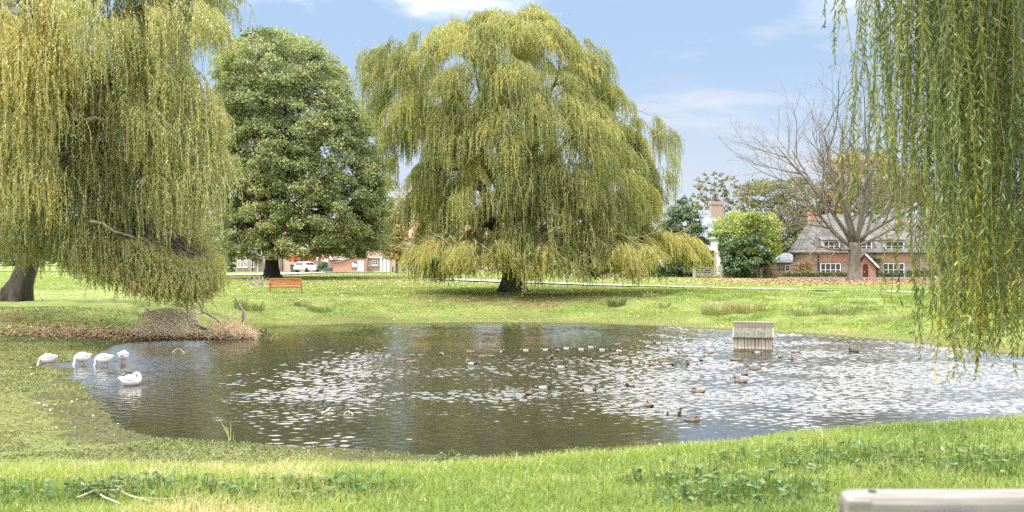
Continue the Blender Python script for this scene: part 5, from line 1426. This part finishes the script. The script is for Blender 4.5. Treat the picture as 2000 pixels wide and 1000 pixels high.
def goosecol(t, up, side):
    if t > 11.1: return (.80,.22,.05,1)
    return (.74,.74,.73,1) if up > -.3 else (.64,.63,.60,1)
def goose(px, py, head, pose, label, legs=True, dz=-.045, scale=1.04):
    V, F, C = loft(GB+GP[pose], goosecol)
    V = V.tolist(); F = list(F); C = list(C)
    for s in (-1, 1):
        if legs:
            V2, F2 = tube_np([(-.02+s*.04, s*.065, .19), (-.03+s*.04, s*.065, .11), (-.015+s*.04, s*.065, .0)], [.022, .014, .013], 6)
            b = len(V); V += V2.tolist(); F += [tuple(b+i for i in f) for f in F2]; C += [(.75,.22,.06,1)]*len(V2)
            b = len(V); V += [(-.03+s*.04, s*.065, .012), (.08+s*.04, s*.065-.045, .002), (.09+s*.04, s*.065, .004), (.08+s*.04, s*.065+.045, .002)]; F += [(b, b+1, b+2, b+3)]; C += [(.75,.22,.06,1)]*4
    # folded wings lie along the back as a slight raised edge
        for k in range(1):
            V2, F2 = tube_np([(.12, s*.115, .33), (-.05, s*.135, .36), (-.18, s*.085, .375), (-.27, s*.03, .395)], [.035, .045, .03, .006], 8)
            b = len(V); V += V2.tolist(); F += [tuple(b+i for i in f) for f in F2]; C += [(.74,.74,.73,1)]*len(V2)
    me = bpy.data.meshes.new('goose'); me.from_pydata(V, [], F)
    at_ = me.attributes.new('col', 'FLOAT_COLOR', 'POINT'); at_.data.foreach_set('color', np.array(C, np.float32).ravel())
    me.polygons.foreach_set('use_smooth', np.ones(len(F), bool)); me.materials.append(M['plumage'])
    o = bpy.data.objects.new('white_goose', me); COL.objects.link(o)
    Y = 2000*(CAM_Z-.02)/(py-500.0); x = (px-1000)/2000*Y
    z = max(gz(x, Y), -.03)+dz
    o.location = (x, Y, z); o.rotation_euler = (0, 0, R(head)); o.scale = (scale,)*3
    return tag(o, label, 'goose', 'white geese at the water edge')
goose(96, 713, 172, 'graze', 'white goose stretching its neck down to the left, leftmost of five')
goose(163, 710, 232, 'down', 'white goose facing the viewer with its head lowered, second from the left')
goose(205, 713, 178, 'down', 'white goose in side view with its neck bent down, between two others')
goose(241, 707, 100, 'preen', 'white goose preening with its back to the viewer, behind the swimming one')
goose(253, 751, 20, 'back', 'white goose sitting in the water with its head turned back, nearest of five', legs=False, dz=-.15)

# ---------------------------------------------------------------- white hatchback
gx, gy, g0 = ground(600, 531.5)
gy = 145.0; gx = (600-1000)/2000*gy; g0 = gz(gx, gy)
car = tag(empty('parked_car', (gx, gy, g0), R(64)), 'white hatchback parked by the cottages, its rear turned to us', 'car')   # local +x is forward
prof_ = [(-2.02,.38),(-2.05,.62),(-2.0,.88),(-1.92,.98),(-1.55,1.40),(-1.30,1.46),(-.3,1.48),(.35,1.40),(1.05,.98),(1.75,.84),(2.02,.66),(2.05,.40),(1.9,.28),(-1.9,.28)]
def shell(sec, ny=5):
    V = []; F = []; n = len(sec)
    ys = [-.86, -.80, -.4, 0, .4, .80, .86]
    for k, y in enumerate(ys):
        for (x, z) in sec:
            tum = max(0, z-.92)*.36
            yy_ = y*(1-tum/.86*abs(1)) if abs(y) > .1 else y
            edge = .04 if k in (0, len(ys)-1) else 0
            V.append((x*(1-edge*.5), yy_, z-edge*(z > .9)))
    for k in range(len(ys)-1):
        for i in range(n):
            j = (i+1) % n; F.append((k*n+i, k*n+j, (k+1)*n+j, (k+1)*n+i))
    F.append(tuple(range(n))[::-1]); F.append(tuple((len(ys)-1)*n+i for i in range(n)))
    return V, F
q = MB(); q.add(*shell(prof_)); q.build('body', M['car'], car, smooth=False, bevel=.03)
def yside(z, s): return s*(.86*(1-max(0, z-.92)*.36/.86)+.004)
q = MB()
for s in (-1, 1):
    for poly in ([(-1.25,1.02),(-1.28,1.33),(-.42,1.38),(-.42,1.02)], [(-.34,1.02),(-.34,1.38),(.25,1.33),(.78,1.02)]):
        vs = [(x, yside(z, s)*1.0, z) for x, z in poly]; vi = [(x, yside(z, s)*.97, z) for x, z in poly]
        q.add(vs+vi, [(0,1,2,3),(7,6,5,4),(0,4,5,1),(1,5,6,2),(2,6,7,3),(3,7,4,0)])
q.build('side_window', M['carglass'], car)
q = MB(); q.add([(-1.90,-.62,1.04),(-1.90,.62,1.04),(-1.60,.54,1.37),(-1.60,-.54,1.37),(-1.97,-.62,1.03),(-1.97,.62,1.03),(-1.67,.54,1.37),(-1.67,-.54,1.37)], [(0,1,2,3),(7,6,5,4),(0,4,5,1),(1,5,6,2),(2,6,7,3),(3,7,4,0)]); q.build('rear_window', M['carglass'], car)
q = MB(); q.add([(.46,-.62,1.39),(.46,.62,1.39),(1.02,.70,1.03),(1.02,-.70,1.03),(.44,-.62,1.36),(.44,.62,1.36),(1.0,.70,1.0),(1.0,-.70,1.0)], [(0,1,2,3),(7,6,5,4),(0,4,5,1),(1,5,6,2),(2,6,7,3),(3,7,4,0)]); q.build('windscreen', M['carglass'], car)
for s in (-1, 1):
    q = MB(); q.box(-2.07, -1.86, s*.70-.15, s*.70+.15, .80, .96); q.build('tail_light', M['red_lens'], car, bevel=.02)
    q = MB(); q.box(1.80, 2.03, s*.62-.16, s*.62+.16, .62, .76); q.build('headlight', M['glass'], car, bevel=.02)
    for x_ in (-1.30, 1.28):
        w = MB(); w.cyl_y(x_, .31, .31, s*.80-.10, s*.80+.085, 20); wo_ = w.build('wheel', M['tyre'], car)
        r_ = MB(); r_.cyl_y(x_, .31, .20, s*.80+s*.088-.006, s*.80+s*.088+.006, 12); r_.build('rim', M['rim'], wo_)
q = MB(); q.box(-2.075, -2.05, -.26, .26, .66, .77); q.build('number_plate', M['plate'], car)
q = MB(); q.box(-2.07, -1.95, -.75, .75, .33, .42); q.build('bumper', M['black_plastic'], car)
# dark car seen under the willow skirt
# bins, table, small things by the cottages
def at_ground(name, label, cat, px, Y, mb, mt, group=None, rz=0, **k):
    x = (px-1000)/2000*Y
    o = mb.build(name, mt, **k); o.location = (x, Y, gz(x, Y)); o.rotation_euler = (0, 0, rz); return tag(o, label, cat, group)
q = MB(); q.prism([(-.30,0),(.30,0),(.36,1.0),(-.36,1.0)], -.3, .3); q.box(-.4, .4, -.36, .36, 1.003, 1.08)
at_ground('wheelie_bin', 'dark grey wheeled bin left of the white car', 'bin', 572.5, 146, q, M['black_plastic'])
q = MB(); q.box(-.5, .5, -.4, .4, 0, .55); q.box(-.55, .55, -.45, .45, .553, .68)
at_ground('storage_box', 'low blue grey storage box right of the round bush', 'box', 641, 140, q, M['black_plastic'])
tb = tag(empty('picnic_table', ((778-1000)/2000*137, 137, gz(-15, 137))), 'long dark trestle table in front of the brick houses', 'table')
q = MB(); q.box(-.85, .85, -.4, .4, .70, .76); q.build('tabletop', M['bark'], tb)
for s in (-1, 1):
    q = MB(); q.box(s*.75-.04, s*.75+.04, -.35, .35, .64, .697); q.box(s*.75-.04, s*.75+.04, -.30, -.22, -.05, .64); q.box(s*.75-.04, s*.75+.04, .22, .30, -.05, .64); q.build('leg', M['iron'], tb)
# low rubble wall
wall_run('rubble_wall', 'low dark rubble wall in front of the long brick house', 792, 905, 141, .45, M['stone'], cap=False)

# ---------------------------------------------------------------- dead wood at the left bank
def pt(px, py, Y): return P3(px, py, Y)
root = tag(empty('fallen_branch', tuple(pt(410, 655, 44.6))), 'large bleached fallen willow branch with arching dry twigs at the left shore', 'branch')
inv = np.array(root.location)
q = MB()
def run(q, pts, r0, r1, n=7):
    r0 *= .62; r1 *= .62
    P = np.array([pt(*p_) for p_ in pts])-inv; q.tube(P, np.linspace(r0, r1, len(P)), n)
run(q, [(408,643,44.4),(395,640,44.3),(385,630,44.2),(374,620,44.1),(366,606,44.0),(358,596,44)], .10, .05)
run(q, [(408,643,44.4),(392,636,44.0),(374,632,43.8),(358,622,43.7),(344,616,43.6),(330,612,43.5)], .10, .05)
run(q, [(432,633,44.9),(422,622,44.9),(405,613,44.8),(394,608,44.8),(392,598,44.8),(386,588,44.8),(378,581,44.8)], .10, .055)
run(q, [(397,611,44.8),(382,616,44.7),(368,619,44.6),(355,620,44.6),(340,613,44.4)], .08, .04)
run(q, [(408,643,44.4),(410,655,44.4),(408,664,44.3)], .11, .09)
run(q, [(408,645,44.4),(385,641,44.2),(365,637,44),(345,625,43.9),(335,618,43.8)], .06, .03)
q.build('limb', M['branch_bare'], root, smooth=True)
q = MB(); rs = np.random.default_rng(5)
for i in range(190):
    x0 = rs.uniform(245, 380); st = (rs.uniform(290, 395), rs.uniform(603, 640))
    f = rs.random(); top = (st[0]-rs.uniform(0, 60), st[1]-rs.uniform(0, 34)); end = (x0-rs.uniform(0, 25)+40*f, rs.uniform(642, 662))
    Y0 = rs.uniform(43.6, 45.6)
    t_ = np.linspace(0, 1, 7)[:, None]
    a_, b_, c_ = np.array(st), np.array(top), np.array(end)
    cv = (1-t_)**2*a_+2*t_*(1-t_)*b_+t_**2*c_
    P = np.array([pt(u, min(v, 660), Y0-.12*k) for k, (u, v) in enumerate(cv)])-inv
    P[:, 1] += rs.normal(0, .05, 7)
    q.tube(P, np.linspace(.016, .006, 7), 4)
q.build('twigs', M['twig_pale'], root, smooth=True)
root = tag(empty('brushwood', tuple(pt(455, 655, 45.0))), 'tangle of reddish dry twigs standing in the water at the left shore', 'brushwood')
inv = np.array(root.location); q = MB(); q2 = MB()
for i in range(520):
    a_ = np.array(pt(rs.uniform(408, 500), rs.uniform(650, 664), rs.uniform(44.2, 45.3)))-inv; a_[2] = max(a_[2], -.05-inv[2])
    env = np.interp(a_[0]+inv[0], [-13.3, -12.8, -12, -11.3], [.5, .85, .7, .2])
    d_ = rs.normal(0, .5, 3); d_[2] = abs(d_[2])*1.0+.15; d_[0] += .15
    b_ = a_+d_*env
    (q if i % 3 else q2).tube(wig(a_, b_, 5, .08, sag=.06, rs=rs), np.linspace(.015, .006, 5), 4)
q.build('twigs', M['twig_dry'], root); q2.build('pale_twigs', M['twig_pale'], root)
# dry twig litter on the left bank
q = MB()
for i in range(380):
    x_ = rs.normal(-17.0, 2.6); y_ = rs.normal(45.6, 1.3)
    if float(shore_d(np.array([x_]), np.array([y_]))[0]) < .1: continue
    z_ = gz(x_, y_); a = rs.uniform(0, 6.28); l = rs.uniform(.2, .7)
    q.tube(wig((x_, y_, z_+.03), (x_+math.cos(a)*l, y_+math.sin(a)*l*.5, z_+rs.uniform(.03, .35)), 4, .08, sag=.08, rs=rs), [.012, .011, .009, .006], 3)
tag(q.build('twig_litter', M['twig_dry']), 'dry reddish willow twigs littering the left bank', kind='stuff')
def stick(label, pts, r0, r1, mt='branch_bare', name='dead_stick', side=()):
    P = np.array([pt(*p_) for p_ in pts]); c = P[0].copy()
    q = MB(); q.tube(P-c, np.linspace(r0, r1, len(P)), 7)
    for s_ in side: q.tube(np.array([pt(*p_) for p_ in s_])-c, np.linspace(r1*1.1, r1*.5, len(s_)), 6)
    o = q.build(name, M[mt], smooth=True); o.location = c
    return tag(o, label, 'branch')
stick('crooked upright dead stick right of the brushwood', [(477,634,47.5),(476,620,47.5),(476,608,47.4),(470,600,47.3),(464,590,47.2),(459,580,47.1)], .09, .045)
g = ground(572, 589); Yb = g[1]
stick('pale bent twig lying on the grass right of the wooden bench', [(572,590,Yb),(583,588,Yb),(592,585,Yb),(602,580,Yb),(608,577,Yb)], .035, .02, side=[[(592,585,Yb),(606,588,Yb),(614,586,Yb)]])
g = ground(505, 573); Yb = g[1]
stick('arched pale twig on the grass left of the wooden bench', [(495,572,Yb),(502,567,Yb),(510,566,Yb),(520,573,Yb)], .03, .018)
g = ground(500, 557); Yb = g[1]
rb = tag(empty('broken_branch', (g[0], g[1], g[2])), 'broken bushy branch lying beside the oak trunk', 'branch')
q = MB()
for i in range(60):
    a_ = np.array([rs.uniform(-.3, .6), rs.uniform(-.3, .3), 0]); b_ = a_+np.array([rs.normal(-.1, .45), rs.normal(0, .3), rs.uniform(.1, .75)])
    q.tube(wig(a_, b_, 4, .1, rs=rs), [.025, .02, .014, .008], 4)
q.build('twigs', M['branch_bare'], rb)
q = MB(); Pp = np.array([(.5,0,.7),(.55,-.05,.45),(.45,0,.2),(.6,.02,.05)]); q.tube(Pp, [.03,.04,.045,.04], 6); q.build('stem', M['branch_bare'], rb)
# floating and foreground twigs
def float_twig(label, pts, r=.012):
    q = MB(); P = np.array([(w0(a_, b_)[0], w0(a_, b_)[1], .01+h_) for a_, b_, h_ in pts]); c = P[0].copy(); q.tube(P-c, [r]*len(P), 5); o = q.build('floating_twig', M['twig_pale'], smooth=True); o.location = c; tag(o, label, 'twig', 'twigs on the water')
float_twig('tan twig floating alone in the dark water left of centre', [(628,808,0),(636,806,.02),(645,803,.07)], .014)
float_twig('curved twig floating right of the tan twig', [(672,809,0),(680,806,.03),(690,810,.0)], .010)
float_twig('thin bent twig floating in front of the fallen branch', [(336,689,0),(344,685,.05),(350,683,.05),(360,689,0)], .007)
float_twig('looped twig on the water right of the brushwood', [(528,665,0),(534,659,.08),(538,656,.1),(543,661,0)], .006)
q = MB(); g = ground(190, 968, 3.5); 
for pts, r_ in ([(150,988),(185,976),(230,972),(255,985),(300,997)], .006), ([(185,976),(205,990),(235,1000)], .007), ([(230,972),(235,962),(226,955)], .006), ([(270,990),(330,992),(380,984)], .005):
    P = []
    for a_, b_ in pts:
        gg = ground(a_, b_, 3.5); P.append((gg[0], gg[1], gg[2]+.06))
    q.tube(P, [r_]*len(P), 6)
o = q.build('grey_twig', M['branch_bare'], smooth=True); tag(o, 'thin grey forked twig lying in the foreground grass at the lower left', 'twig')
# rush tufts and dead stems on the banks
M['rush'] = ramp_mat('rush', [(0,(.14,.19,.06)),(.5,(.32,.32,.14)),(1,(.55,.46,.26))], transl=.5)
def tuft(label, px, py, n, h, r, tn, name='rush_tuft'):
    gx, gy, g0 = ground(px, py)
    a = RNG.uniform(0, 6.28, n); rr = r*np.sqrt(RNG.random(n)); x = np.cos(a)*rr*1.5; y = np.sin(a)*rr
    z = height(x+gx, y+gy)-g0-.03
    h_ = h*RNG.uniform(.5, 1.1, n); bx_ = x+np.cos(a)*h_*RNG.uniform(.1, .6, n); by_ = y+np.sin(a)*h_*.35
    w = .014 if n > 8 else .007
    V = np.stack([np.stack([x-w, y, z], 1), np.stack([x+w, y, z], 1), np.stack([(x+bx_)/2-.0+w*.8, (y+by_)/2, z+h_*.6], 1), np.stack([bx_, by_, z+h_*.95], 1)], 1).reshape(-1, 3)
    o = link(name, mesh_np(name, V, np.arange(4*n).reshape(-1, 4), attrs={'tint': np.repeat(np.clip(tn+RNG.normal(0, .18, n), 0, 1), 4)}), M['rush'])
    o.location = (gx, gy, g0); tag(o, label, 'rush', 'rush tufts on the far bank')
tuft('grey green rush tuft alone right of the central willow', 1204, 598, 260, .62, .32, .25)
tuft('small rush tuft below and right of the lone tuft', 1298, 601, 90, .4, .2, .45)
tuft('brown rush tuft, left of the three wide ones above the duck house', 1400, 611, 340, .62, .55, .55)
tuft('straw coloured rush tuft, middle of three above the duck house', 1432, 609, 260, .5, .5, .6)
tuft('wide straw rush tuft, right of three above the duck house', 1464, 611, 360, .62, .55, .6)
tuft('dark rush mound on the right bank under the leaf carpet', 1580, 617, 320, .45, .7, .25)
tuft('second dark mound right of the first on the bank', 1640, 612, 300, .45, .6, .3)
tuft('brownish low mound near the hanging willow shoots', 1745, 626, 280, .4, .8, .5)
tuft('low tuft at the shore left of the hanging shoots', 1690, 606, 200, .35, .6, .2)
tuft('short dead stems standing right of the lone tuft', 1277, 584, 30, .6, .3, .6)
tuft('thin dead stems in the grass right of the wooden bench', 655, 588, 26, .5, .2, .7)
tuft('dark green tuft below the wooden bench', 626, 607, 220, .34, .5, .1)
tuft('small green tuft right of the bench on the slope', 590, 598, 120, .3, .3, .1)
tuft('green clump behind the crooked stick', 486, 604, 260, .5, .55, .15)
tuft('dry straw stems at the near shore left of centre', 455, 862, 5, .5, .1, .85)
for o in list(COL.objects):
    if o.parent is None and o.type == 'MESH' and o.get('kind') is None and not o.get('label'): print('UNLABELLED', o.name)
